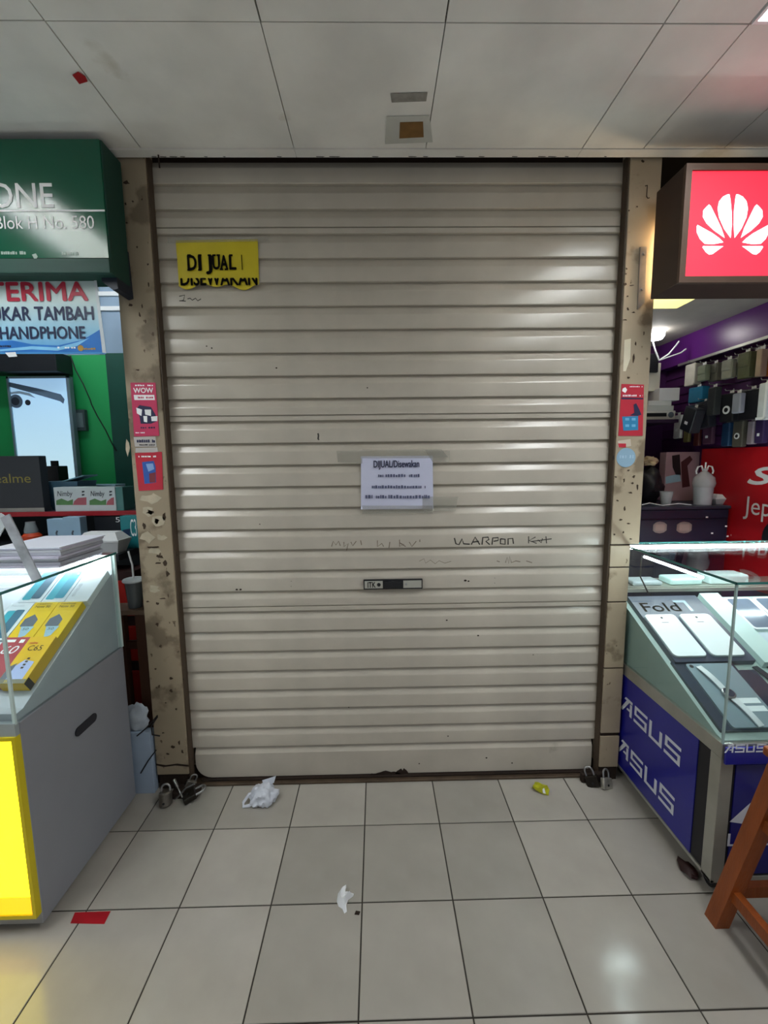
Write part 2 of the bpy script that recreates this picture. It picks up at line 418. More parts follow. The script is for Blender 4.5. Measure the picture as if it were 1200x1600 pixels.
# lower face polygon, sloped top
mb.prism([p if p[1] < .15 else (p[0], .135) for p in poly], (0, SY+.003, 0), EX, EZ, .003)
mb.add([(SX0+.012, SY, .135), (SX1-.012, SY, .135), (SX1-.012, SY+.0135, .162), (SX0+.012, SY+.0135, .162), (SX1-.012, SY+.016, .169), (SX0+.012, SY+.016, .169)], [(0, 1, 2, 3), (3, 2, 4, 5)])
mb.build('bottom_slat', M_shut, shutter)
MB().box((SX0, SY+.02, 0), (SX1, SY+.05, .17)).build('inner_rail', M_rust, shutter)
MB().box((SX0+.01, SY-.03, .001), (SX1, SY+.02, .010), .002).build('bottom_bar', mat('bar_metal', '5a4b3d', .45, metal=.4, var=.3, scale=12), shutter)
MB().box((SX0+.04, SY-.012, .010), (SX1-.01, SY+.018, .018), .002).build('rubber_seal', M_rust, shutter)
MB().box((SX0, SY+.012, 2.585), (SX1, SY+.06, 2.66)).build('header', M_rust, shutter)
# rust holes along the lower edge
mb = MB()
for cx, wd, ht in ((605, 46, 9), (628, 22, 12), (585, 30, 4), (820, 80, 3), (700, 60, 2.5)):
    q = []
    n = 11
    a = at(cx-wd/2, 1212, Y=SY); b = at(cx+wd/2, 1212, Y=SY)
    q = [(a.x, .015)]+[(a.x+(b.x-a.x)*i/n, .015+ht*.0027*math.sin(PI*i/n)**.7*random.uniform(.6, 1.1)) for i in range(1, n)]+[(b.x, .015)]
    mb.prism(q, (0, SY-.0008, 0), EX, EZ, .0006)
tag(mb.build('rust_edge', M_rust, shutter), kind='stuff')
# handle with lock plate
h0 = at(568, 905, Y=SY); h1 = at(660, 919, Y=SY)
hx0, hx1, hz0, hz1 = h0.x, h1.x, h1.z, h0.z
hm = MB().box((hx0, SY-.010, hz0), (hx1, SY, hz1), .002); hd = hm.build('lock_plate', M_black, shutter); hd['label'] = 'black and silver lock plate with flip handle'
MB().box((hx0+.005, SY-.0115, hz0+.006), (hx0+.083, SY-.0095, hz1-.006)).build('silver_inset', mat('lock_silver', 'b9b8ae', .4, metal=.3), hd)
MB().box((hx0+.172, SY-.0115, hz0+.006), (hx1-.005, SY-.0095, hz1-.006)).build('silver_inset', MATS['lock_silver'], hd)
MB().box((hx0+.09, SY-.018, hz0+.008), (hx0+.166, SY-.010, hz1-.008), .002).build('flip_handle', M_black, hd)
bm = MB().tube([(hx0+.066, SY-.014, (hz0+hz1)/2), (hx0+.066, SY-.0095, (hz0+hz1)/2)], .008, 14); bm.build('key_cylinder', M_black, hd)
MB().tube([(hx0+.184, SY-.014, (hz0+hz1)/2), (hx0+.184, SY-.0095, (hz0+hz1)/2)], .005, 12).build('rivet', M_steel, hd)
text(hd, 'ITK', (hx0+.018, SY-.012, hz0+.010), EX, EZ, .034, hz1-hz0-.020, M_text_k, bold=.03)
# marker scribbles
M_ink = mat('marker_ink', '2b2724', .6, var=0); M_inkf = mat('faded_ink', '75685a', .6, var=0)
def scrib(strokes, ox, oy, sx, sy, m, r=.0016, name='marker_writing'):
    mb = MB()
    for st in strokes:
        pts = [at(ox+a*sx, oy+b*sy, Y=SY-.0005) for a, b in st]
        mb.tube([(p.x, SY-.0002, p.z) for p in pts], r, 5)
    for v in mb.v: v.y = SY-.0002+(v.y-SY)*.15
    return tag(mb.build(name, m, shutter), kind='stuff')
warp = [[(0, .2), (.02, .9), (.06, 1), (.10, .3), (.12, .9), (.20, .95)], [(.22, 1), (.27, .1), (.33, 1)], [(.235, .7), (.32, .6)], [(.36, 1), (.37, .15), (.44, .1), (.45, .4), (.41, .6), (.46, 1)],
        [(.49, 1), (.50, .2), (.57, .15), (.57, .5), (.51, .6)], [(.60, .3), (.60, .9), (.66, .95), (.66, .35), (.60, .3)], [(.70, 1), (.70, .3), (.76, .25), (.77, .9)]]
scrib(warp, 710, 838, 120, 13, M_ink, .003)
scrib([[(0, 0), (0, 1)], [(.3, .1), (.02, .6), (.35, 1)], [(.4, .5), (.55, .9), (.6, .3)], [(.1, .75), (1, .35)], [(.75, 0), (.78, 1)]], 826, 838, 36, 11, M_ink, .0022)
scrib([[(0, 1), (.02, .3), (.05, .8), (.08, .3), (.1, .9)], [(.14, .4), (.14, 1), (.19, .6), (.17, 1.5)], [(.22, .4), (.24, .9), (.28, .3)], [(.33, .2), (.34, .8)], [(.52, .2), (.52, 1.0), (.57, .6), (.59, 1)], [(.66, .4), (.65, 1.2)],
       [(.77, .1), (.77, 1), (.82, .7), (.77, .5), (.84, 1)], [(.88, .4), (.91, 1), (.96, .3)], [(1.0, .1), (1.0, .4)]], 518, 842, 138, 12, M_inkf, .002)
scrib([[(0, .8), (.05, .2), (.1, .9), (.14, .1), (.2, .8), (.35, .6), (.5, .7)], [(-.3, .6), (-.2, .7)], [(.7, .6), (.9, .8)]], 790, 868, 46, 14, M_inkf, .002)
scrib([[(0, .5), (.15, .1), (.2, .8), (.35, .3), (.5, .9), (.62, .4), (.8, .8), (1, .5)]], 655, 872, 50, 10, M_inkf, .0012)
scrib([[(0, .2), (.25, 0), (.2, .8), (0, .9), (.3, .95)], [(.38, .6), (.5, .5), (.6, .8), (.75, .5), (.85, .9), (1, .6)]], 280, 461, 34, 10, M_ink, .0018)
scrib([[(0, .0), (.1, .4), (.0, .9), (.3, 1)]], 497, 677, 6, 10, M_ink, .0034)
mb = MB()
for x, y, s in ((727, 907, 3.5), (732, 908, 2.5), (698, 969, 2.4), (747, 993, 2.6), (432, 575, 2.2), (574, 606, 1.8), (323, 541, 1.8), (331, 544, 2), (773, 903, 1), (773, 911, 1), (455, 908, 1), (455, 916, 1), (370, 921, 3), (376, 921, 3), (406, 819, 1.6), (833, 1023, 1.5), (545, 1105, 1.6), (700, 1150, 2), (760, 1184, 2.5), (800, 1192, 2.2), (655, 1193, 2)):
    c0 = at(x, y, Y=SY); r = s*.0013
    mb.prism([(c0.x+r*1.4*math.cos(q), c0.z+r*math.sin(q)) for q in [i*PI/4 for i in range(8)]], (0, SY-.0007, 0), EX, EZ, .0005)
tag(mb.build('paint_chips', M_rust, shutter), kind='stuff')

# posts
M_guide = dirty('guide_metal', '4d3f31', '1f1711', rough=.6)
postL = thing('shutter_post', 'worn beige post with pink and red stickers beside the shutter', 'post', (-.92, 1.77, 0))
MB().box((-.992, 1.752, .075), (-.852, 1.83, 2.66), .003).build('body', M_post, postL)
MB().box((-.8515, 1.757, .03), (-.8465, 1.794, 2.6)).build('guide_channel', M_guide, postL)
MB().box((-.988, 1.762, 0), (-.848, 1.83, .075)).build('rusted_foot', M_rust, postL)
mb = MB()
mb.prism([(-.992, .13), (-.95, .122), (-.90, .128), (-.85, .12), (-.85, .112), (-.91, .119), (-.96, .113), (-.992, .122)], (0, 1.7525, 0), EX, EZ, .001)
mb.build('crack', M_rust, postL)
postR = thing('shutter_post', 'worn beige post with a red poster and round pale sticker', 'post', (1.045, 1.77, 0))
MB().box((.985, 1.752, 1.085), (1.107, 1.83, 2.66), .003).build('body', M_postR, postR)
MB().box((.9795, 1.757, .03), (.9845, 1.794, 2.6)).build('guide_channel', M_guide, postR)
zz = [.06, .215, .225, .532, .832, .985, 1.082]
for a, b in zip(zz[:-1], zz[1:]):
    if b-a < .02: continue
    MB().box((.985, 1.752, a+.003), (1.070, 1.83, b-.003), .002).build('post_tile', M_postR, postR)
    MB().box((1.0705, 1.86, a+.003), (1.13, 1.90, b-.003), .002).build('post_tile', M_postR, postR)
MB().box((.987, 1.757, .06), (1.068, 1.828, 1.085)).build('joint_filling', M_rust, postR)
MB().box((.987, 1.756, 0), (1.068, 1.83, .058)).build('rusted_foot', M_rust, postR)
# scars on the posts, as torn-paper remains and hook
M_scar = mat('torn_paper', 'b3a892', .8, var=.15, scale=30); M_scard = mat('post_scar', '3b2c1e', .85, var=.2)
def blobs(parent, pts, Y, m, name, jag=.7):
    mb = MB()
    for x, y, rx, ry in pts:
        c0 = at(x, y, Y=Y); k = 664.0/Y*1.0; n = 9
        mb.prism([(c0.x+rx/k*math.cos(2*PI*i/n)*random.uniform(1-jag, 1), c0.z+ry/k*math.sin(2*PI*i/n)*random.uniform(1-jag, 1)) for i in range(n)], (0, Y, 0), EX, EZ, .0007)
    return tag(mb.build(name, m, parent), kind='stuff')
PY = 1.7515
blobs(postL, [(235, 778, 20, 12), (230, 800, 14, 10), (247, 812, 12, 14), (230, 840, 16, 12), (252, 840, 10, 9), (243, 862, 18, 8), (240, 920, 14, 8), (200, 700, 4, 16)], PY, M_scar, 'torn_paper')
blobs(postL, [(198, 285, 6, 3), (196, 318, 2.4, 2.4), (208, 315, 2.4, 2), (222, 312, 2, 2), (198, 348, 3, 2), (204, 477, 4, 3), (222, 478, 2, 4), (218, 492, 3, 6), (231, 413, 2, 2), (232, 445, 2, 4), (214, 386, 2, 2), (215, 578, 4, 2),
              (235, 800, 9, 5), (245, 815, 6, 7), (226, 822, 4, 8), (257, 806, 4, 9), (238, 855, 14, 3), (250, 870, 10, 4), (258, 880, 4, 10), (262, 897, 4, 6), (246, 880, 8, 2), (255, 935, 7, 2), (246, 943, 5, 3), (267, 1060, 4, 3), (268, 1080, 4, 4), (246, 975, 4, 5), (243, 1045, 2, 3), (259, 1098, 2, 2),
              (275, 1108, 2, 3), (255, 1145, 3, 2), (270, 1167, 5, 4), (280, 1160, 2, 6), (262, 1178, 4, 3), (285, 1174, 3, 5), (250, 1010, 2, 2), (231, 940, 4, 2)], PY, M_scard, 'scar_marks')
blobs(postR, [(1004, 252, 3, 3), (983, 329, 2, 2), (995, 323, 2.2, 2), (979, 420, 2, 2), (978, 428, 2.4, 2.4), (977, 444, 3, 3), (987, 446, 4, 1.6), (980, 463, 2.5, 2), (981, 483, 3, 3), (990, 488, 4, 1.5), (977, 500, 5, 1.3), (993, 537, 1.5, 5), (990, 560, 2, 8), (982, 590, 5, 2), (1006, 521, 1.4, 3),
              (982, 735, 4, 2), (975, 750, 2, 5), (988, 755, 4, 2), (996, 760, 2, 8), (985, 770, 5, 2), (962, 745, 3, 2), (965, 782, 3, 2), (976, 795, 2, 5), (970, 812, 4, 2), (982, 818, 4, 1.6), (960, 835, 3, 2), (974, 832, 2, 3), (985, 842, 3, 2), (990, 745, 4, 3)], PY, M_scard, 'scar_marks')
mb = MB()
q0 = at(1009, 290, Y=1.75); mb.tube([(q0.x, 1.752, q0.z), (q0.x, 1.74, q0.z-.005), (q0.x, 1.74, q0.z-.045), (q0.x+.004, 1.738, q0.z-.052), (q0.x+.010, 1.738, q0.z-.05)], .0016, 6)
mb.build('hook', M_rust, postR)
q = [at(*p_, Y=1.75) for p_ in ((976, 531), (986, 529), (985, 560), (978, 580), (974, 580))]
MB().prism([(v.x, v.z) for v in q], (0, 1.7515, 0), EX, EZ, .0008).build('masking_tape', mat('masking_tape', 'd8d0b8', .7), postR)

# ================================================================== NOTICES AND STICKERS
def sheet(name, corners, Y, m, parent=None, t=.0012, wav=0, nx=10, nz=8, bottom=None):
    """thin paper sheet; corners TL,TR,BR,BL as points; gentle waviness; optional ragged bottom"""
    tl, tr, br, bl = [Vector((p.x, p.z)) for p in corners]; mb = MB()
    def pt(i, j, d):
        u = i/nx; v = j/nz
        p = (tl*(1-u)+tr*u)*(1-v)+(bl*(1-u)+br*u)*v
        dz = 0
        if bottom and j == nz: dz = bottom(u)
        return Vector((p.x, Y-d-abs(wav*(math.sin(u*9+v*5)+math.sin(v*11-u*3))), p.y+dz))
    for d in (0, t):
        for j in range(nz+1):
            for i in range(nx+1): mb.v.append(pt(i, j, d))
    K = (nx+1)*(nz+1); W = nx+1
    for j in range(nz):
        for i in range(nx):
            a = j*W+i; mb.f.append((a, a+1, a+W+1, a+W)); mb.f.append((K+a, K+a+W, K+a+W+1, K+a+1))
    ring = [i for i in range(W)]+[j*W+nx for j in range(1, nz+1)]+[nz*W+i for i in range(nx-1, -1, -1)]+[j*W for j in range(nz-1, 0, -1)]
    for k in range(len(ring)):
        a, b = ring[k], ring[(k+1) % len(ring)]; mb.f.append((a, K+a, K+b, b))
    return mb.build(name, m, parent, smooth=40)
PPX = lambda L, Y: [at(x, y, Y=Y) for x, y in L]
# white notice
NY = SY-.004
cs = PPX([(564, 713), (676, 712), (677, 795), (564, 796)], NY)
M_paper = mat('white_paper', 'cfd2ea', .6, var=.02)
base = (cs[3].x+cs[2].x)/2
nt = thing('paper_notice', 'white printed sale notice taped to the middle of the shutter', 'notice', (base, NY, cs[3].z))
sheet('sheet', cs, NY, M_paper, nt, wav=.0005)
def lettering_px(parent, body, x0, y0, x1, y1, Y, m, **k):
    a = at(x0, y1, Y=Y); b = at(x1, y0, Y=Y)
    return text(parent, body, (a.x, Y, a.z), EX, EZ, b.x-a.x, b.z-a.z, m, **k)
M_navy = mat('navy_print', '2b3050', .6, var=0)
lettering_px(nt, 'DIJUAL/Disewakan', 584, 719, 655, 734, NY-.004, M_navy, bold=.03)
M_fain = mat('notice_small_print', '565b7c', .6, var=0)
# remaining printed lines too small to read
def tiny_lines(parent, x0, x1, yc, h, Y, m, n, seed=1):
    rr = random.Random(seed); mb = MB(); x = x0
    while x < x1:
        wd = rr.uniform(.5, 1.2)*(x1-x0)/n
        if rr.random() < .84:
            a = at(x, yc+h/2, Y=Y); b = at(min(x1, x+wd*.65), yc-h/2*rr.uniform(.4, 1), Y=Y)
            mb.box((a.x, Y-.0006, a.z), (b.x, Y, b.z))
        x += wd
    return mb.build('printed_line', m, parent)
tiny_lines(nt, 591, 657, 743, 5, NY-.004, M_fain, 16, 3)
tiny_lines(nt, 581, 665, 760.5, 5, NY-.004, M_fain, 20, 4)
tiny_lines(nt, 571, 672, 776, 5.5, NY-.004, M_fain, 22, 5)
M_tape = mat('clear_tape', 'b9b8ac', .16, var=.1, scale=40, bump=.5, bscale=120, alpha=.22)
for k, pts in enumerate(([(526, 705), (566, 703), (566, 724), (528, 722)], [(566, 702), (690, 702), (700, 714), (664, 716), (566, 716)], [(664, 703), (703, 704), (702, 722), (676, 722)], [(566, 790), (676, 790), (676, 802), (566, 803)], [(660, 776), (716, 776), (712, 798), (660, 799)])):
    q = PPX(pts, NY-.0025); MB().prism([(p.x, p.z) for p in q], (0, NY-.0022-.0004*k, 0), EX, EZ, .0004).build('clear_tape', M_tape, nt)
# yellow notice
cs = PPX([(275, 376), (403, 374), (405, 447), (280, 445)], NY)
yn = thing('paper_notice', 'torn yellow for-sale notice with bold black letters high on the shutter', 'notice', ((cs[2].x+cs[3].x)/2, NY, cs[3].z))
rag = lambda u: -.012*max(0, math.sin(u*PI*3+.6))-.006*math.sin(u*17)
M_yel = mat('yellow_paper', 'd2bf18', .5, var=.06)
sheet('sheet', cs, NY, M_yel, yn, wav=.0012, nx=24, nz=10, bottom=rag)
YY = NY-.0055
def slab(parent, ch, x0, x1, y0, y1, serif=True):
    lettering_px(parent, ch, x0, y0, x1, y1, YY, M_text_k, bold=.05)
    if serif:
        mb = MB()
        for xx in {'D': (.12,), 'I': (.5,), 'J': (.6,), 'U': (.15, .85), 'A': (.12, .88), 'L': (.2,)}[ch]:
            for yy in ((y0, y1) if ch in 'DI' else (y0,) if ch in 'UJL' else (y1,)):
                c0 = at(x0+(x1-x0)*xx, yy, Y=YY); mb.box((c0.x-.0065, YY-.0012, c0.z-.003), (c0.x+.0065, YY-.0004, c0.z+.0035))
        mb.build('serif', M_text_k, parent)
for ch, x0, x1, y1 in (('D', 294, 306, 422), ('I', 311, 313.5, 422), ('J', 323, 330, 428), ('U', 333, 342.5, 421), ('A', 345, 355, 421), ('L', 359, 368, 421)):
    slab(yn, ch, x0, x1, 399, y1)
q = at(378, 410, Y=YY); MB().box((q.x-.0014, YY-.001, q.z-.028), (q.x+.0014, YY, q.z+.028)).build('lettering', M_text_k, yn)
lettering_px(yn, 'DISEWAKAN', 283, 424, 401, 446, YY, M_text_k, bold=.05, clip=.5)
for pts in ([(262, 372), (420, 370), (420, 377), (262, 380)],):
    q = PPX(pts, NY-.003); MB().prism([(p.x, p.z) for p in q], (0, NY-.0045, 0), EX, EZ, .0004).build('clear_tape', M_tape, yn)

# post stickers
M_pink = mat('pink_print', 'c2385e', .4, var=.05); M_redp = mat('red_print', 'bd2a3c', .4, var=.05)
M_bluep = mat('blue_print', '2f5aa8', .4, var=.1); M_nav = mat('navy_dark', '22264a', .5, var=.1); M_cyan = mat('cyan_print', '2f86b5', .4, var=.05)
PS = 1.7512
def sticker(name, label, pts, m, cat='sticker', Y=PS):
    q = PPX(pts, Y); xs_ = [p.x for p in q]; zs_ = [p.z for p in q]
    t = thing(name, label, cat, ((min(xs_)+max(xs_))/2, Y, min(zs_)))
    MB().prism([(p.x, p.z) for p in q], (0, Y, 0), EX, EZ, .0012).build('sheet', m, t); return t
def flat_px(parent, pts, Y, m, name='printed_shape'):
    q = PPX(pts, Y); return MB().prism([(p.x, p.z) for p in q], (0, Y, 0), EX, EZ, .0005).build(name, m, parent)
s1 = sticker('promo_sticker', 'pink promotional sticker with white lettering on the left post', [(204, 598), (243, 598), (249, 681), (210, 682)], M_pink)
Y1 = PS-.0013
lettering_px(s1, 'WOW', 209, 606, 239, 614, Y1, M_text_w, bold=.05)
tiny_lines(s1, 209, 239, 602, 2.5, Y1, M_text_w, 8, 1)
flat_px(s1, [(209, 617), (241, 617), (242, 625), (210, 625)], Y1, M_text_w)
tiny_lines(s1, 212, 240, 621, 3, Y1-.0006, M_pink, 9, 2)
flat_px(s1, [(212, 640), (218, 633), (236, 636), (243, 648), (246, 658), (236, 662), (220, 662), (218, 650)], Y1, M_nav)
for pts in ([(213, 637), (222, 640), (221, 650), (214, 646)], [(226, 640), (236, 640), (236, 650), (227, 648)], [(236, 651), (246, 650), (246, 658), (237, 658)], [(224, 650), (230, 650), (230, 660), (225, 659)]): flat_px(s1, pts, Y1-.0006, M_text_w)
tiny_lines(s1, 220, 242, 668, 3, Y1, M_nav, 5, 3); tiny_lines(s1, 212, 226, 676, 2, Y1, M_text_w, 5, 3)
s2 = sticker('paper_label', 'small white printed label between the two stickers on the left post', [(209, 683), (243, 682), (245, 698), (211, 698)], mat('label_white', 'b9b4b0', .5))
tiny_lines(s2, 214, 242, 689, 5, Y1, M_nav, 9, 6); tiny_lines(s2, 218, 242, 695, 2, Y1, M_text_k, 9, 7)
s2b = sticker('paper_scrap', 'torn strip of pale paper glued above the red phone sticker', [(212, 700), (246, 699), (247, 706), (240, 707), (212, 707)], mat('label_white', 'b9b4b0', .5))
s3 = sticker('phone_sticker', 'red sticker with a blue phone picture on the left post', [(211, 708), (253, 706), (255, 765), (217, 767)], M_redp)
tiny_lines(s3, 214, 244, 713, 3, Y1, M_text_w, 8, 8)
flat_px(s3, [(222, 722), (240, 720), (243, 728), (244, 754), (226, 756)], Y1, M_bluep)
flat_px(s3, [(228, 725), (239, 724), (241, 733), (232, 737)], Y1-.0006, mat('pale_blue', '86a8d8', .4)); flat_px(s3, [(233, 740), (243, 738), (243, 754), (234, 754)], Y1-.0006, mat('maroon_print', '7b3038', .5))
s4 = sticker('promo_poster', 'red poster with a blue square on the right post', [(971, 600), (1006, 601), (1004, 681), (966, 681)], M_redp)
tiny_lines(s4, 984, 1004, 604, 2, Y1, M_text_w, 7, 9); tiny_lines(s4, 973, 1004, 618, 3, Y1, M_text_w, 10, 10)
flat_px(s4, [(973, 607), (977, 605), (980, 609), (977, 614), (972, 611)], Y1, M_text_w)
flat_px(s4, [(971, 621), (1005, 622), (1005, 624), (971, 624)], Y1, M_nav)
flat_px(s4, [(972, 651), (997, 650), (997, 672), (974, 673)], Y1, M_cyan); 
for a, b in ((977, 655), (987, 655), (977, 665), (987, 665)): flat_px(s4, [(a, b-2), (a+6, b-2), (a+6, b+2), (a, b+2)], Y1-.0006, mat('pale_cyan', '6fb2d6', .4))
flat_px(s4, [(990, 632), (994, 630), (999, 640), (1002, 648), (996, 650), (984, 649), (991, 645)], Y1, M_nav)
c0 = at(978, 715, Y=PS); r0 = .0395
rs = thing('round_sticker', 'round pale blue sticker on the right post', 'sticker', (c0.x, PS, c0.z-r0))
MB().prism([(c0.x+r0*math.cos(i*PI/18), c0.z+r0*math.sin(i*PI/18)) for i in range(36)], (0, PS, 0), EX, EZ, .0012).build('disc', mat('pale_blue_vinyl', '8fb0c6', .35, var=.05), rs)
tiny_lines(rs, 968, 990, 713, 6, Y1, mat('faint_print', 'a9c6d8', .4), 4, 3)
s6 = sticker('paper_label', 'small cream label with a red stripe above the round sticker', [(965, 689), (985, 686), (986, 697), (966, 700)], mat('label_cream', 'c9bfae', .5))
flat_px(s6, [(966, 693), (978, 693), (978, 699), (967, 699)], Y1, M_redp)

# ================================================================== SHOP SIGNS
# green fascia sign
M_sg = mat('green_sign_face', '07583f', .17, var=.12, scale=2, coat=0); M_sgd = mat('green_sign_body', '0a3f34', .6, var=.08)
GSX = -.932; GY0 = 1.615
gs = thing('shop_sign', 'dark green shop sign board with white lettering and a rule line', 'sign', (-1.55, 1.68, 2.12))
MB().box((-2.45, GY0+.004, 2.118), (GSX, 1.735, 2.556), .004).build('box_body', M_sgd, gs)
MB().box((-2.45, GY0-.002, 2.17), (GSX-.004, GY0+.004, 2.552)).build('face_panel', M_sg, gs)
MB().box((-2.45, GY0-.006, 2.118), (GSX, GY0+.004, 2.168), .003).build('lower_frame', M_sgd, gs)
FY = GY0-.003
lettering_px(gs, 'ONE', -14, 286, 81, 325, FY, M_text_w, bold=.012)
lettering_px(gs, 'Blok H No. 580', -6, 337, 146, 358, FY, M_text_w, bold=.0)
q0 = at(0, 327.5, Y=FY); q1 = at(164, 331, Y=FY); MB().box((-2.4, FY-.0006, q1.z+.001), (q1.x, FY, q1.z+.007)).build('rule_line', M_text_w, gs)
tiny_lines(gs, 2, 40, 395, 5, FY, mat('scuffed_print', '9db3a8', .5), 8, 12); tiny_lines(gs, 97, 122, 396, 5, FY, MATS['scuffed_print'], 6, 13)
flat_px(gs, [(50, 398), (56, 396), (59, 401), (55, 407)], FY, MATS['scuffed_print'])
o = MB().prism([(-.985, 2.245), (-.937, 2.25), (-.932, 2.08), (-.95, 2.075), (-.988, 2.105), (-.988, 2.117), (-.988, 2.16)], (0, 1.748, 0), EX, EZ, .10); o.build('end_bracket', mat('dark_navy_paint', '0d1a2c', .5), gs)
# trade-in banner
def banner_mat():
    m = bpy.data.materials.new('banner_print'); m.use_nodes = True; N = m.node_tree.nodes; L = m.node_tree.links; b = N['Principled BSDF']; b.inputs['Roughness'].default_value = .35
    tc = N.new('ShaderNodeTexCoord'); sp = N.new('ShaderNodeSeparateXYZ'); L.new(tc.outputs['Generated'], sp.inputs[0])
    r = N.new('ShaderNodeValToRGB'); e = r.color_ramp.elements; e[0].position = 0; e[0].color = (*lin('3f8fcf'), 1); e[1].position = .75; e[1].color = (*lin('c3d6d6'), 1)
    x = r.color_ramp.elements.new(.3); x.color = (*lin('8fc6e2'), 1)
    L.new(sp.outputs['Z'], r.inputs[0]); L.new(r.outputs[0], b.inputs['Base Color']); return m
BY = 1.675
bn = thing('hanging_banner', 'pale blue trade-in banner with red and navy lettering under the green sign', 'banner', (-1.4, BY, 1.86))
bl_ = at(0, 552, Y=BY); br_ = at(166, 553, Y=BY); tr_ = at(150, 431, Y=BY); xl = -2.2
MB().prism([(xl, br_.z+.008), (br_.x, br_.z), (tr_.x, 2.1165), (xl, 2.1165)], (0, BY, 0), EX, EZ, .003).build('sheet', banner_mat(), bn)
flat_px(bn, [(146, 431), (150, 431), (166, 552), (160, 551)], BY-.0035, mat('banner_edge', 'c9d2d8', .3), 'edge_strip')
TY = BY-.0045
lettering_px(bn, 'TERIMA', -18, 441, 135, 470, TY, mat('banner_red', 'b01f3c', .4, var=0), bold=.06)
lettering_px(bn, 'TUKAR TAMBAH', -27, 479, 145, 501, TY, mat('banner_navy', '1e2a4c', .4, var=0), bold=.04)
lettering_px(bn, 'HANDPHONE', 1, 510, 132, 530, TY, MATS['banner_navy'], bold=.04)
M_wave = mat('wave_blue', '2b74c4', .35, var=.1); M_wave2 = mat('wave_pale', '7ebfe6', .35, var=.1)
flat_px(bn, [(-60, 530), (-20, 534), (20, 532), (50, 538), (90, 540), (130, 531), (156, 515), (160, 550), (-60, 550)], BY-.0035, M_wave)
flat_px(bn, [(-60, 545), (0, 546), (50, 541), (90, 543), (120, 535), (140, 528), (120, 541), (90, 548), (50, 546), (0, 549), (-60, 549)], BY-.0042, M_wave2)
tiny_lines(bn, 0, 18, 541, 3, TY, MATS['banner_navy'], 6, 14); tiny_lines(bn, 90, 118, 543, 3, TY, M_text_w, 8, 15); tiny_lines(bn, 131, 150, 545, 3, TY, mat('gold_print', 'b08a3a', .4), 5, 16)
c0 = at(126, 544, Y=TY); MB().prism([(c0.x+.011*math.cos(i*PI/8), c0.z+.011*math.sin(i*PI/8)) for i in range(16)], (0, TY, 0), EX, EZ, .0005).build('emblem', MATS['gold_print'], bn)
flat_px(bn, [(8, 551), (24, 550), (27, 557), (14, 558)], BY-.005, M_white, 'tape_piece')

# red lightbox sign with petal emblem
M_hred = mat('lightbox_red', (.86, .022, .05), .6, var=0, emit=.95); M_hw = mat('lightbox_white', (1, .93, .90), .3, var=0, emit=1.3); M_brz = mat('bronze_frame', '5e4a3e', .4, metal=.3, var=.1); M_brs = mat('bronze_side', '3a2820', .45, var=.1)
HX0 = 1.062; HY = 1.548; HZ0 = 2.052; HZ1 = 2.434; HX1 = 1.72
hs = thing('lightbox_sign', 'red illuminated sign box with a white petal emblem and bronze frame', 'sign', (1.4, 1.64, HZ0))
MB().box((HX0, HY+.012, HZ0), (HX1, 1.705, HZ1), .003).build('box_body', M_brs, hs)
MB().box((HX0+.015, HY+.006, HZ0+.02), (HX1-.015, HY+.012, HZ1-.018)).build('face_panel', M_hred, hs)
fr = MB(); fw = .021
fr.box((HX0, HY, HZ0), (HX1, HY+.013, HZ0+fw)); fr.box((HX0, HY, HZ1-fw), (HX1, HY+.013, HZ1)); fr.box((HX0, HY, HZ0+fw), (HX0+fw, HY+.013, HZ1-fw)); fr.box((HX1-fw, HY, HZ0+fw), (HX1, HY+.013, HZ1-fw))
fr.build('frame', M_brz, hs)
# petals traced on the face
PYH = HY+.0055
def pet(pts): 
    q = PPX([(920+x/4.2857, 200+y/4.2857) for x, y in pts], PYH); return [(p.x, p.z) for p in q]
petals = [
 [(952, 742), (905, 680), (868, 600), (858, 540), (868, 490), (895, 458), (925, 443), (942, 442), (948, 470), (958, 560), (960, 650)],
 [(915, 740), (840, 690), (785, 640), (758, 595), (762, 550), (785, 525), (802, 510), (815, 522), (850, 590), (890, 670)],
 [(908, 768), (840, 780), (775, 778), (740, 745), (718, 700), (716, 660), (722, 648), (760, 668), (830, 705), (880, 740)],
 [(906, 792), (865, 820), (830, 845), (805, 850), (780, 832), (756, 798), (762, 790), (830, 790)]]
for P in petals:
    for mir in (0, 1):
        pts = [((1926-x) if mir else x, y) for x, y in P]
        PP = pet(pts); cxp = sum(p[0] for p in PP)/len(PP); czp = sum(p[1] for p in PP)/len(PP); PP = [(cxp+(p[0]-cxp)*.93, czp+(p[1]-czp)*.97) for p in PP]
        MB().prism(PP, (0, PYH, 0), EX, EZ, .0012).build('petal', M_hw, hs)
MB().tube([(1.128, 1.728, 2.09), (1.128, 1.728, 2.33)], .007, 10).build('added_glow_tube', mat('warm_tube', (1, .70, .38), .5, var=0, emit=45), hs)  # unseen tube and socket added to cast a warm glow on the post
MB().box((1.115, 1.7055, 2.075), (1.145, 1.735, 2.09)).build('added_tube_socket', M_white, hs)
MB().box((1.30, 1.7055, 2.40), (1.34, 1.76, 2.43)).build('rear_bracket', M_steel, hs)
# mounting plate on the right post
mp = MB().prism([(1.037, 2.262), (1.062, 2.262), (1.066, 2.055), (1.04, 2.03)], (0, 1.7515, 0), EX, EZ, .006)
pl = mp.build('mounting_plate', M_steel, hs)
for z in (2.235, 2.105): MB().tube([(1.052, 1.745, z), (1.052, 1.739, z)], .006, 8).build('bolt', M_steel, pl)

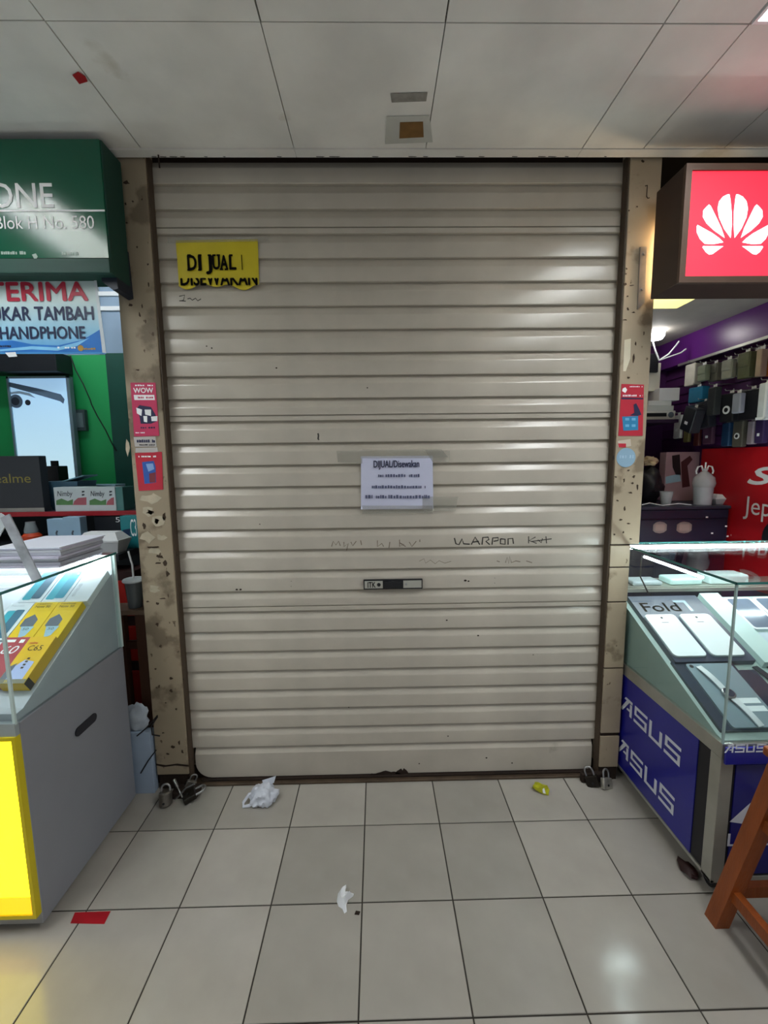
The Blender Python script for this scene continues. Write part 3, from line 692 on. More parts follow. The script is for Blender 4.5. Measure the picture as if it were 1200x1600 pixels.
# ================================================================== LEFT DISPLAY CASE
LX = -1.062; LXa = -2.05; LY0 = 1.175; LY1 = 1.705; LB = .695; LT = 1.093
lc = thing('display_case', 'grey glass-topped display case with a glowing yellow front panel', 'display case', (-1.55, 1.44, 0))
M_lgrey = mat('grey_case_side', '8b8e95', .5, var=.06, scale=3)
MB().box((LXa, LY0+.012, .02), (LX, LY1, LB), .004).build('base_body', M_lgrey, lc)
M_yemit = mat('yellow_lightbox', (1.0, .82, .012), .4, var=0, emit=3.0); M_yor = mat('orange_strip', (.95, .48, .01), .4, var=0, emit=1.1); M_yfr = mat('yellow_frame', 'd8c410', .35, var=.05)
yp = MB().box((LXa, LY0-.004, .135), (LX-.012, LY0+.010, .648)).build('front_light_panel', M_yemit, lc)
MB().box((LXa, LY0-.0045, .075), (LX-.012, LY0+.010, .1345)).build('orange_band', M_yor, yp)
fr = MB(); fr.box((LXa, LY0-.008, .062), (LX-.001, LY0+.013, .0745)); fr.box((LXa, LY0-.008, .6485), (LX-.001, LY0+.013, .660)); fr.box((LX-.0115, LY0-.008, .0745), (LX-.001, LY0+.013, .6485)); fr.build('panel_frame', M_yfr, yp)
# slot handle: raised plate, shade of the recess put into its dark colour
zs = [at(118, 1148, X=LX), at(148, 1117, X=LX)]
ya, yb = zs[0].y, zs[1].y; za, zb = zs[0].z, zs[1].z
zc = (za+zb)/2
MB().prism(rrect(-yb-.004, zc-.016, -ya+.004, zc+.016, .0158, 5), (LX+.0012, 0, 0), -EY, EZ, -.004).build('hand_slot', mat('slot_shade', '23242c', .7), lc)
# glass
gl = MB().box((LX-.006, LY0+.006, LB), (LX-.001, LY1-.006, LT-.009)).build('side_glass', M_glass, lc)
MB().box((LXa, LY0, LB), (LX-.007, LY0+.005, LT-.009)).build('front_glass', M_glass, lc)
tp = MB().box((LXa, LY0-.004, LT-.008), (LX+.001, LY1+.003, LT)).build('top_glass', M_glass, lc)
ed = MB(); ed.box((LX+.0011, LY0-.004, LT-.008), (LX+.0035, LY1+.003, LT)); ed.box((LXa, LY0-.007, LT-.008), (LX+.0035, LY0-.0042, LT)); ed.build('glass_edge', M_gedge, tp)
M_frost = mat('frosted_edge', 'cfe3e0', .3, var=.05)
MB().box((LX-.008, LY0-.0005, LB), (LX+.0005, LY0+.0058, LT-.0085)).build('corner_strip', M_frost, lc)
MB().box((LX-.010, LY1-.008, LB), (LX+.0008, LY1+.002, LT-.0085)).build('corner_strip', M_frost, lc)
MB().box((LXa, LY1-.012, LB), (LX-.011, LY1-.004, LT-.0085)).build('back_panel', mat('white_back', 'e6eaec', .4, var=.02), lc)
MB().box((LXa, LY0-.003, LB-.035), (LX-.0005, LY0+.011, LB+.004)).build('front_rail', mat('pale_rail', 'a9b4b8', .35, metal=.3), lc)
M_led = mat('led_tube', (.93, .98, 1.0), .4, var=0, emit=26.0)
MB().tube([(LXa+.1, LY1-.03, LT-.025), (LX-.03, LY1-.03, LT-.025)], .008, 10).build('led_tube', M_led, lc)
MB().tube([(LXa+.1, LY0+.02, LT-.018), (LX-.03, LY0+.02, LT-.018)], .006, 10).build('led_tube', M_led, lc)
# sloping display board
AL = math.atan(.61)
MB().prism([(LY0+.02, .6955), (LY1-.014, .6955), (LY1-.014, .72+.61*(LY1-.014-1.22)), (1.22, .72), (LY0+.02, .717)], (LXa+.02, 0, 0), EY, EZ, LX-.012-LXa-.02).build('display_board', mat('display_board', 'b9bfc8', .5, var=.03), lc)
for (x, y) in ((-1.2, 1.24), (-1.2, 1.64), (-1.9, 1.24), (-1.9, 1.64)):
    wm = MB(); wm.tube([(x-.012, y, .0202), (x+.012, y, .0202)], .0195, 14); wm.build('caster', mat('caster_brown', '3a241a', .6), lc)

def WL(u, v): return Vector((u, 1.22+v*math.cos(AL), .7205+v*math.sin(AL)))
def phone_box(label, body_col, u, v, wd, ln, th, kind, W, A, name='phone_box', group='boxed phones in the left display case'):
    t = thing(name, label, 'box', W(u, v), (A, 0, 0), group)
    bm_ = mat('card_'+body_col, body_col, .4, var=.03)
    b = MB().box((-wd/2, 0, 0), (wd/2, ln, th), .0012).build('carton', bm_, t, space='local')
    z = th+.0001
    def pr(pts, m, nm='printed_shape', dz=0): return MB().prism(pts, (0, 0, z+dz), EX, EY, .0004).build(nm, m, t, space='local')
    def tx(s, x0, y0, w_, h_, m, **k): return text(t, s, (x0, y0, z+.0006), EX, EY, w_, h_, m, space='local', **k)
    return t, pr, tx, wd/2, ln
M_grayph = mat('print_grey', '5d6673', .4, var=.05); M_paleph = mat('print_pale_blue', '9fc3d6', .4, var=.05); M_lav = mat('print_lavender', 'aebbe6', .4, var=.05); M_teal = mat('print_teal', '3aa6b8', .4, var=.08); M_slate = mat('print_slate', '3f6a80', .4, var=.08)
M_ptxt = mat('print_brown', '3a2d0c', .5, var=0)
# C65
t, pr, tx, hw, ln = phone_box('yellow phone carton marked C65 lowest on the sloping board', 'e0b51c', -1.128, .055, .084, .17, .042, 0, WL, AL)
tx('C65', -.022, .115, .046, .020, M_ptxt); tx('realme', -.03, .140, .028, .010, mat('print_redlogo', 'c0392b', .4, var=0), bold=.02)
pr([(-.03, .012), (.028, .012), (.028, .075), (-.005, .082), (-.03, .05)], M_lav); pr([(-.04, .012), (-.022, .012), (-.022, .07), (-.04, .055)], M_grayph, dz=.0005)
pr([(-.042, 0), (.042, 0), (.042, .014), (-.042, .014)], mat('print_olive', '77745e', .4), dz=.0008); tx('5W', -.02, .003, .016, .008, mat('print_yellow', 'e6c83a', .4, var=0), back=.0016)
MB().box((.0421, .0, .002), (.0427, .022, .040)).build('side_print', M_black, t, space='local')
for k in range(4): pr([(.0, .05+k*.011), (.008, .05+k*.011), (.008, .056+k*.011), (.0, .056+k*.011)], M_ptxt, dz=.0012)
# red 60
t, pr, tx, hw, ln = phone_box('dull red phone carton marked 60 beside the C65 carton', 'a8434c', -1.218, .06, .084, .17, .034, 0, WL, AL)
tx('60', -.02, .105, .05, .03, M_text_w, shear=.2); pr([(-.035, .15), (.0, .15), (.0, .16), (-.035, .16)], M_text_w); pr([(.015, .147), (.03, .147), (.03, .160), (.015, .160)], M_text_w)
# Note 50 pair
for u, lab, off in ((-1.128, 'yellow phone carton with grey phone picture above the C65 carton', 0), (-1.214, 'yellow phone carton with grey phone picture above the red carton', .0)):
    t, pr, tx, hw, ln = phone_box(lab, 'e2bf18', u, .222, .084, .16, .032, 0, WL, AL)
    tx('realme', -.028, .148, .052, .008, M_ptxt); tx('Note 50', -.028, .134, .052, .010, M_ptxt, bold=.02)
    pr([(-.032, .055), (-.008, .04), (.014, .055), (.014, .082), (-.010, .105), (-.032, .085)], M_grayph)
    pr([(-.024, .052), (.02, .052), (.012, .015), (-.006, .004)], M_paleph, dz=.0006); tx('50', -.012, .036, .02, .01, M_ptxt, back=.0013)
# white boxes with teal phones in the top rows
lab_w = {-1.10: 'white phone carton with pale side print at the end of the top row', -1.187: 'white phone carton with two teal phones in the top row', -1.274: 'white phone carton with slate blue phones in the top row'}
for u, kind in ((-1.115, 0), (-1.200, 1), (-1.286, 2)):
    lab = ['white phone carton with faint grey print at the end of the top row', 'white phone carton with two teal phones printed on it', 'white phone carton with slate blue phones printed on it'][kind]
    t, pr, tx, hw, ln = phone_box(lab, 'dfe6ea', u, .388, .082, .155, .028, 0, WL, AL)
    if kind: 
        mm = M_teal if kind == 1 else M_slate
        pr(rrect(-.034, .01, -.002, .15, .006, 2), M_teal); pr(rrect(-.004, .015, .03, .155, .006, 2), mm if kind == 2 else mat('print_cyan2', '2f8fa6', .4), dz=.0006)
        pr([(.018, .135), (.024, .135), (.024, .142), (.018, .142)], M_text_w, dz=.0014)
    else: tx('realme', -.03, .02, .012, .10, mat('faint_grey', 'aab2b8', .4, var=0))
for u, v, lab in ((-1.302, .222, 'white phone carton with slate phone print beside the yellow pair'), (-1.306, .06, 'white phone carton with teal phone print beside the red carton')):
    t, pr, tx, hw, ln = phone_box(lab, 'd9e0e6', u, v, .082, (.16 if v > .1 else .155), .03, 0, WL, AL)
    tx('Narzo', -.03, .142, .045, .008, mat('faint_grey', 'aab2b8', .4, var=0)); pr(rrect(-.03, .008, .0, .125, .006, 2), M_teal); pr(rrect(-.002, .008, .03, .128, .006, 2), M_slate, dz=.0006)

# things lying on the left case
pb = WL
t = thing('paper_stack', 'stack of white papers and folders on the left glass case', 'papers', (-1.17, 1.6, LT+.0005))
zz_ = LT+.0005; rr = random.Random(3)
for k in range(7):
    h_ = rr.choice([.006, .009, .012]); dx, dy = rr.uniform(-.012, .012), rr.uniform(-.012, .012)
    if k == 0: x0, x1 = -1.36, -1.10
    else: x0, x1 = -1.335, -1.10
    MB().box((x0+dx, 1.46+dy, zz_), (x1+dx, 1.69+dy, zz_+h_-.0004), .001).build('folder', mat('folder_%d' % (k % 3), ['b9b6c8', 'a7a9b4', 'c4c6cc'][k % 3], .6, var=.05), t); zz_ += h_
MB().box((-1.335, 1.462, zz_), (-1.098, 1.71, zz_+.004), .0006).build('top_sheet', mat('paper_top', 'd8dbe6', .5, var=.02), t); zz_ += .004
PZT = zz_
# acrylic leaflet holder
ac = thing('leaflet_stand', 'tilted clear acrylic price stand on the left glass case', 'stand', (-1.14, 1.33, LT))
M_acr = mat('acrylic', '9a9ca2', .15, var=.35, scale=18, alpha=.85)
A0 = at(58, 908, Z=LT+.001); A1 = at(8, 806, Y=A0.y+.01)
mb = MB(); d = (A1-A0); mb.bar(A0+Vector((0, 0, .004)), A1, .03, .004, up=(0, 1, 0)); mb.build('front_plate', M_acr, ac)
A2 = Vector((A1.x-.14, A1.y+.01, LT+.002)); mb = MB(); mb.bar(A2, A1, .03, .004, up=(0, 1, 0)); mb.build('rear_plate', mat('acrylic_pale', 'c4cace', .2, var=.1, alpha=.8), ac)

# ================================================================== RIGHT DISPLAY CASE
RX = 1.077; RXb = 2.0-.04; RY0 = 1.225; RY1 = 1.85; RB0 = .055; RB = .548; RT = 1.072
rc = thing('display_case', 'glass display case on an aluminium framed blue base with white lettering', 'display case', (1.52, 1.54, 0))
MB().box((RX+.006, RY0+.006, RB0+.005), (RXb, RY1-.004, RB-.006)).build('base_body', mat('case_black', '15151c', .5), rc)
fm = MB(); pw = .042
def abox(a, b, nm='frame_bar', m=M_alu): return MB().box(a, b, .0015).build(nm, m, rc)
abox((RX, RY0, RB-.05), (RX+.03, RY1, RB)); abox((RX, RY0, RB0), (RX+.012, RY1, RB0+.012)); abox((RX, RY0, RB0+.0005), (RX+pw, RY0+pw, RB-.0505), 'frame_post'); abox((RX, RY1-.016, RB0+.013), (RX+.03, RY1, RB-.0505), 'frame_post')
abox((RX+.0305, RY0, RB-.012), (RXb, RY0+.03, RB)); abox((RX+pw+.0005, RY0+.002, RB0), (RXb, RY0+.03, RB0+.02))
M_asus = mat('blue_panel', '1c1f8f', .3, var=.04, coat=.2)
sp_ = MB().box((RX+.003, RY0+.098, RB0+.0125), (RX+.0065, RY1-.045, RB-.052)).build('side_panel', M_asus, rc)
fp = MB().box((RX+pw+.012, RY0+.002, RB0+.03), (RXb-.02, RY0+.0065, RB-.075)).build('front_panel', mat('blue_panel_front', '16197c', .3, var=.06, coat=.2), rc)
def asus(parent, o, u, v, wd, ht, m):
    mb = MB(); o = Vector(o); u = Vector(u); v = Vector(v); n = u.cross(v)
    sl = .16
    def S(x): return [[(x, .83), (x+1.0, .83), (x+1.0, 1), (x, 1)], [(x, .42), (x+.16, .42), (x+.16, 1), (x, 1)], [(x, .42), (x+.98, .42), (x+.98, .58), (x, .58)], [(x+.82, 0), (x+.98, 0), (x+.98, .58), (x+.82, .58)], [(x-.04, 0), (x+.98, 0), (x+.98, .17), (x-.04, .17)]]
    P = [[(0, 0), (.20, 0), (.72, .80), (.72, 1), (.56, .92)], [(.3, .83), (1.0, .83), (1.0, 1), (.42, 1)], [(.80, 0), (.98, 0), (.98, .78), (.80, .78)], [(.52, .28), (.80, .28), (.80, .42), (.60, .42)]]
    P += S(1.2)
    P += [[(2.36, 0), (2.54, 0), (2.54, 1), (2.36, 1)], [(2.36, 0), (3.26, 0), (3.26, .17), (2.36, .17)], [(3.10, 0), (3.28, 0), (3.28, .86), (3.10, .86)]]
    P += S(3.48)
    for k, q in enumerate(P):
        mb.prism([((x/4.5)*wd, y*ht) for x, y in q], o+n*(.0004+.00001*k), u, v, .0004)
    return mb.build('logo_lettering', m, parent)
M_lw = mat('logo_white', 'dfe3ee', .4, var=0)
for (x0, y0, x1, y1) in ((969, 1117, 1064, 1186), (964, 1184, 1054, 1260)):
    a = at(x0, y0, X=RX+.0025); b = at(x1, y1, X=RX+.0025)
    asus(sp_, (RX+.0028, a.y, (a.z+b.z)/2), -EY, EZ, a.y-b.y, .072, M_lw)
# front header plate and front print
hp = thing('header_plate', 'small blue brand plate leaning on the front rail of the right case', 'sign', (1.3, RY0-.006, RB-.055))
MB().box((1.082, RY0-.012, RB-.062), (1.46, RY0-.004, RB-.006), .001).build('plate', M_asus, hp)
q0 = at(1131, 1176, Y=RY0-.012); q1 = at(1197, 1162, Y=RY0-.012)
asus(hp, (q0.x, RY0-.0125, q0.z), EX, EZ, q1.x-q0.x, q1.z-q0.z, M_lw)
FYR = RY0+.0015
def fpx(pts): flat_px(fp, pts, FYR, M_lw)
fpx([(1140, 1284), (1172, 1255), (1196, 1245), (1196, 1290), (1160, 1287)])
lettering_px(fp, 'LASER', 1136, 1300, 1228, 1322, FYR, M_lw, bold=.02)
# glass box
MB().box((RX+.002, RY0+.006, RB+.0005), (RX+.0065, RY1-.012, RT-.008)).build('side_glass', M_glass, rc)
MB().box((RX+.007, RY0+.001, RB+.0005), (RXb, RY0+.0055, RT-.008)).build('front_glass', M_glass, rc)
tp = MB().box((RX, RY0, RT-.0075), (RXb, RY1, RT)).build('top_glass', M_glass, rc)
ed = MB(); ed.box((RX-.0025, RY0-.003, RT-.0075), (RX-.0002, RY1, RT)); ed.box((RX-.0025, RY0-.003, RT-.0075), (RXb, RY0-.0002, RT)); ed.box((RX, RY1+.0002, RT-.0075), (RXb, RY1+.004, RT)); ed.build('glass_edge', M_gedge, tp)
MB().box((RX, RY0, RB+.0005), (RX+.006, RY0+.006, RT-.008)).build('corner_strip', mat('glass_corner', '9fb9b6', .2, var=.05), rc)
abox((RX, RY1-.011, RB+.0005), (RX+.018, RY1, RT-.008), 'frame_post')
abox((RX+.019, RY1-.010, .845), (RXb, RY1, .862)); abox((RX+.019, RY1-.011, RT-.022), (RXb, RY1, RT-.0085))
M_led2 = mat('led_tube_bright', (.88, .97, 1.0), .4, var=0, emit=60.0)
MB().tube([(RX+.03, RY1-.025, RT-.018), (RXb-.05, RY1-.025, RT-.018)], .007, 10).build('led_tube', M_led2, rc)
MB().tube([(RX+.022, 1.385, RT-.03), (RX+.022, 1.70, RT-.03)], .0045, 10).build('led_tube', M_led2, rc)
AR = math.atan(.46)
def WR(u, v, lift=0): 
    p = Vector((u, 1.263+v*math.cos(AR), .5555+v*math.sin(AR))); return p+Vector((0, -math.sin(AR), math.cos(AR)))*lift
MB().prism([(RY0+.012, .5485), (RY1-.014, .5485), (RY1-.014, .555+.46*(RY1-.014-1.263)), (1.263, .555), (RY0+.012, .552)], (RX+.012, 0, 0), EY, EZ, RXb-RX-.03).build('display_board', mat('display_board_green', 'a9bdb8', .5, var=.03), rc)
cab = MB(); cab.tube([at(1003, 868, Y=1.83), at(1000, 900, Y=1.83), at(1012, 925, Y=1.83), at(1022, 935, Y=1.83)], .003, 6); cab.build('cable', M_black, rc)
for (x, y) in ((1.12, 1.27), (1.12, 1.80), (1.88, 1.27), (1.88, 1.80)):
    wm = MB(); wm.tube([(x-.012, y, .0245), (x+.012, y, .0245)], .024, 14); cs_ = wm.build('caster', M_black, rc)
    MB().box((x-.018, y-.02, .03), (x+.018, y+.02, .0595)).build('caster_fork', M_steel, cs_)

# contents on the sloping board
def slab_thing(name, label, cat, u, v, wd, ln, th, m, lift=0, r=.004, group=None, rz=0):
    t = thing(name, label, cat, WR(u, v, lift), (AR, 0, 0), group)
    if rz: t.rotation_euler = (Matrix.Rotation(AR, 3, 'X') @ Matrix.Rotation(rz, 3, 'Z')).to_euler()
    MB().prism(rrect(-wd/2, 0, wd/2, ln, r, 4), (0, 0, 0), EX, EY, th).build('body', m, t, space='local')
    return t
M_foldb = mat('fold_box', '3c4454', .35, var=.05); M_phw = mat('phone_white', 'eaf3f5', .2, var=.02, coat=.4); M_phs = mat('phone_side', '9aa8ac', .3, metal=.4); M_tab = mat('tablet_grey', '8fa3ac', .25, metal=.2, var=.03); M_scrn = mat('screen_dark', '3a4350', .12, var=.05)
t = slab_thing('phone_box', 'large charcoal box marked Fold in the right display case', 'box', 1.262, .265, .305, .355, .022, M_foldb, r=.002)
text(t, 'Fold', (-.125, .26, .0222), EX, EY, .16, .052, M_text_k, space='local', bold=.02)
MB().prism([(.03, .325), (.085, .325), (.085, .26), (.072, .26), (.072, .312), (.03, .312)], (0, 0, .0222), EX, EY, .0004).build('printed_shape', M_tab, t, space='local')
for u, v, lab in ((1.178, .285, 'white smartphone face down on the charcoal box nearest the shutter'), (1.325, .285, 'white smartphone face down on the charcoal box by the glass corner')):
    t = slab_thing('smartphone', lab, 'phone', u, v, .128, .215, .009, M_phw, lift=.0225, r=.016, group='white phones on the charcoal box')
    MB().tube([(0, .195, .009), (0, .195, .0098)], .005, 12).build('camera_lens', M_black, t, space='local')
    MB().box((-.014, .168, .009), (.014, .1705, .0094)).build('printed_mark', M_grayph, t, space='local')
    MB().prism(rrect(-.066, -.002, .066, .217, .018, 4), (0, 0, -.0002), EX, EY, .005).build('rim', M_phs, t, space='local')
t = slab_thing('tablet_case', 'dark folded tablet cover at the front of the right display case', 'tablet case', 1.215, .004, .225, .275, .012, M_scrn, r=.004)
t = slab_thing('tablet', 'grey tablet with a camera dot lying on a dark cover', 'tablet', 1.225, .008, .17, .25, .008, M_tab, lift=.0125, r=.010)
MB().tube([(-.068, .238, .008), (-.068, .238, .0095)], .007, 12).build('camera_lens', M_black, t, space='local')
for y0, y1 in ((.055, .075), (.085, .105)): MB().box((.0, y0, .008), (.075, y1, .0083)).build('printed_mark', M_phw, t, space='local')
def watch(label, u, v, m_strap, m_face, lift=0, rz=.0, rnd=True, grp='watches in the right display case'):
    t = thing('wrist_watch', label, 'watch', WR(u, v, lift), (AR, 0, 0), grp)
    t.rotation_euler = (Matrix.Rotation(AR, 3, 'X') @ Matrix.Rotation(rz, 3, 'Z')).to_euler()
    for s in (1, -1):
        mb = MB(); n = 8; W2 = .011
        pts = [(s*(.02+.10*i/n), .010-.004*(i/n)+.004*math.sin(i/n*PI)) for i in range(n+1)]
        for i in range(n):
            (ya_, za_), (yb_, zb_) = pts[i], pts[i+1]
            mb.add([(-W2, ya_, za_-.003), (W2, ya_, za_-.003), (W2, yb_, zb_-.003), (-W2, yb_, zb_-.003), (-W2, ya_, za_), (W2, ya_, za_), (W2, yb_, zb_), (-W2, yb_, zb_)],
                   [(0, 1, 2, 3), (4, 7, 6, 5), (0, 3, 7, 4), (1, 5, 6, 2)]+([(0, 4, 5, 1)] if i == 0 else [])+([(2, 6, 7, 3)] if i == n-1 else []))
        mb.build('strap', m_strap, t, space='local')
    if rnd:
        MB().lathe([(0, .003), (.019, .003), (.021, .006), (.021, .013), (.018, .0155), (0, .0155)], n=24).build('watch_case', M_steel, t, space='local', smooth=35)
        MB().lathe([(0, .0156), (.0165, .0156), (.0165, .0161), (0, .0161)], n=24).build('dial', m_face, t, space='local')
    else:
        MB().box((-.017, -.022, .003), (.017, .022, .014), .004).build('watch_case', M_black, t, space='local')
        MB().prism(rrect(-.015, -.02, .015, .02, .005, 3), (0, 0, .0141), EX, EY, .0004).build('dial', m_face, t, space='local')
    return t
M_swhite = mat('strap_white', 'd2dade', .4, var=.04); M_sdark = mat('strap_dark', '23242c', .5, var=.05)
watch('white strapped round smart watch lying on the grey tablet', 1.205, .125, M_swhite, M_scrn, lift=.0207, rz=.22)
slab_thing('smartphone', 'slim black phone with a pale edge beside the tablet', 'phone', 1.36, .015, .065, .22, .009, M_scrn, r=.008)
watch('black square watch with white strap edge next to the slim phone', 1.43, .135, M_sdark, M_scrn, rz=.2, rnd=False)
watch('black watch with a pale strap behind the square watch', 1.485, .135, M_sdark, M_scrn, rz=.2, rnd=False)
watch('white strapped watch at the front of the watch row', 1.54, .135, M_swhite, M_scrn, rz=.2, rnd=True)
watch('dark round watch furthest along the watch row', 1.595, .135, M_sdark, M_grayph, rz=.2, rnd=True)
t = slab_thing('phone_box', 'pale mint slim carton beside the charcoal box', 'box', 1.475, .25, .085, .375, .03, mat('mint_box', 'c3dcd8', .4, var=.04), r=.002)
for u, v, lab in ((1.60, .43, 'smartphone with dark screen in a white frame behind the glass corner'), (1.73, .43, 'smartphone with dark screen at the far end of the case')):
    t = slab_thing('smartphone', lab, 'phone', u, v, .125, .185, .010, M_phw, r=.016)
    MB().prism(rrect(-.05, .008, .05, .176, .010, 4), (0, 0, .0102), EX, EY, .0005).build('screen', mat('screen_grey', '6f7f92', .12, var=.1), t, space='local')
for u, lab in ((1.60, 'pale blue backed tablet lower on the display board'), (1.75, 'pale blue backed tablet beside another at the case end')):
    t = slab_thing('tablet', lab, 'tablet', u, .268, .135, .145, .009, mat('tablet_pale', 'bcd0dc', .2, coat=.3), r=.014)
    MB().prism(rrect(-.062, .006, .062, .139, .012, 4), (0, 0, .0092), EX, EY, .0005).build('back_panel', mat('tablet_back', 'cbdde6', .25), t, space='local')
t = slab_thing('price_tag', 'small lime green starburst price tag on the mint carton', 'price tag', 1.50, .235, .03, .03, .002, mat('lime', '7fd23c', .4), lift=.031, r=.008)
# pale clutter behind the glass on the rear ledge
for k, (x, wd, hh, col) in enumerate(((1.42, .15, .03, 'bfe0dc'), (1.62, .18, .045, 'cfe6e4'), (1.24, .14, .02, '9aa6aa'))):
    o = MB().box((x-wd/2, RY1+.03, .862), (x+wd/2, RY1+.12, .862+hh), .008).build('accessory_packet', mat('packet_%d' % k, col, .35, var=.05), None)
    tag(o, ['pale green accessory packet on the ledge behind the right case', 'long white accessory packet on the ledge behind the right case', 'flat grey accessory packet on the ledge behind the right case'][k], 'packet', 'packets on the rear ledge')
ld = MB().box((1.13, RY1+.012, .84), (RXb, RY1+.16, .8615)).build('rear_ledge', M_alu); tag(ld, 'narrow metal work ledge behind the right display case', 'ledge')

# ================================================================== LEFT SHOP INTERIOR
SHY = 2.2; SHZ = 1.205
su = thing('shelf_unit', 'shelf unit with a red edged board behind the left case', 'shelf', (-1.6, 2.35, 0))
MB().box((-2.6, SHY, SHZ-.018), (-1.20, 2.62, SHZ)).build('shelf_board', mat('shelf_dark', '2a2f38', .5), su)
MB().box((-2.6, SHY-.012, SHZ-.020), (-1.20, SHY-.0005, SHZ+.004), .002).build('red_edge', mat('red_edge', 'a31b26', .35, var=.06), su)
MB().box((-2.6, 2.60, .3), (-1.22, 2.62, SHZ-.0185)).build('back_panel', mat('shelf_back', '1a2a30', .6), su)
MB().box((-2.6, 1.95, 1.0), (-1.20, 2.598, 1.03)).build('shelf_board', mat('shelf_dark', '2a2f38', .5), su)
MB().box((-1.215, SHY, 0), (-1.20, 2.62, SHZ-.0185)).build('side_panel', mat('shelf_dark', '2a2f38', .5), su)
# unseen tube lamp added to brighten the left shop
tl = thing('added_tube_lamp', 'added fluorescent tube brightening the left shop, hidden behind the green sign', 'lamp', (-1.75, 2.25, 2.56))
MB().box((-2.4, 2.23, 2.60), (-1.1, 2.29, 2.655), .004).build('batten', M_white, tl)
MB().tube([(-2.35, 2.26, 2.575), (-1.15, 2.26, 2.575)], .014, 12).build('tube', M_led, tl)
for x in (-2.36, -1.14): MB().box((x-.012, 2.245, 2.555), (x+.012, 2.275, 2.5995)).build('tube_holder', M_white, tl)
# illuminated phone poster
def lb_mat():
    m = bpy.data.materials.new('poster_glow'); m.use_nodes = True; N = m.node_tree.nodes; L = m.node_tree.links; b = N['Principled BSDF']
    tc = N.new('ShaderNodeTexCoord'); sp = N.new('ShaderNodeSeparateXYZ'); L.new(tc.outputs['Generated'], sp.inputs[0])
    r = N.new('ShaderNodeValToRGB'); e = r.color_ramp.elements; e[0].color = (.66, .93, 1, 1); e[1].color = (.34, .56, .80, 1)
    L.new(sp.outputs['Z'], r.inputs[0]); L.new(r.outputs[0], b.inputs['Base Color']); L.new(r.outputs[0], b.inputs['Emission Color']); b.inputs['Emission Strength'].default_value = .62
    return m
LBY = 2.74
lb = thing('poster_lightbox', 'illuminated pale poster of a phone on the green wall', 'lightbox', (-2.05, LBY, 1.2))
p = PPX([(12, 590), (107, 588), (124, 775), (26, 775)], LBY); xa, xb = p[0].x+.0, p[1].x; 
xa = -2.268; xb = -1.886; z0, z1 = 1.23, p[1].z
MB().box((xa, LBY, z0), (xb, LBY+.025, z1), .003).build('box_body', mat('lightbox_grey', '6f8791', .4), lb)
MB().box((xa+.012, LBY-.003, z0+.01), (xb-.02, LBY-.0003, z1-.012)).build('poster_face', lb_mat(), lb)
fr = MB(); fr.box((xb-.02, LBY-.012, z0), (xb, LBY, z1)); fr.box((xa, LBY-.012, z1-.012), (xb, LBY, z1)); fr.box((xa, LBY-.012, z0), (xa+.012, LBY, z1)); fr.build('frame', mat('lightbox_frame', '7f98a3', .35, metal=.3), lb)
LF = LBY-.0036
flat_px(lb, [(14, 597), (60, 607), (95, 616), (101, 624), (99, 631), (94, 627), (60, 617), (14, 604)], LF, mat('poster_grey', '6f8aa6', .4), 'phone_edge')
flat_px(lb, [(14, 613), (30, 611), (46, 614), (56, 622), (44, 618), (30, 615), (14, 617)], LF, mat('poster_pale', 'a8c4da', .4), 'phone_band')
def disc_px(parent, x, y, rpx, Y, m, name):
    c0 = at(x, y, Y=Y); r = rpx*Y/664
    return MB().prism([(c0.x+r*math.cos(i*PI/12), c0.z+r*math.sin(i*PI/12)) for i in range(24)], (0, Y, 0), EX, EZ, .0005).build(name, m, parent)
disc_px(lb, 25, 627, 10, LF, mat('lens_ring', '5c7288', .3), 'lens'); disc_px(lb, 24, 627, 6, LF-.0006, mat('lens_dark', '26303e', .2), 'lens'); disc_px(lb, 43.5, 629, 4.2, LF, MATS['lens_dark'], 'lens')
o = MB().box((-2.75, 2.66, 2.005), (-1.905, 2.80, 2.12), .004).build('cabinet_box', mat('dark_box', '1d2128', .5)); tag(o, 'long black wall box above the illuminated phone poster', 'box')
# upper window frame strips on the pale wall
fr = MB(); 
for y in (459, 482):
    c0 = at(160, y, Y=2.79); fr.box((-2.4, 2.785, c0.z-.012), (-1.50, 2.8015, c0.z+.012))
c0 = at(152, 480, Y=2.79); fr.box((c0.x-.02, 2.784, 2.14), (c0.x+.012, 2.8015, 2.62))
struct('trim_1', fr, M_white, 'white frame strips on the pale upper wall', 'trim')
# switch box and wire
c0 = at(129, 657, Y=2.79); sw = thing('switch_box', 'small grey switch box on the green wall', 'switch', (c0.x, 2.79, c0.z-.07))
MB().box((c0.x-.03, 2.768, c0.z-.066), (c0.x+.03, 2.7995, c0.z+.066), .005).build('casing', mat('switch_grey', '3c4f52', .5), sw)
MB().box((c0.x-.02, 2.764, c0.z-.045), (c0.x+.02, 2.7678, c0.z+.045), .001).build('rocker', mat('switch_face', '6a7f82', .4), sw)
wire = [(110, 556), (118, 578), (130, 600), (141, 625), (143, 632), (152, 650), (165, 672), (176, 695), (182, 705)]
mb = MB(); mb.tube([at(x, y, Y=2.752) for x, y in wire], .0035, 6); o = mb.build('wall_wire', M_black); tag(o, 'thin black wire hanging diagonally across the green wall', 'wire')
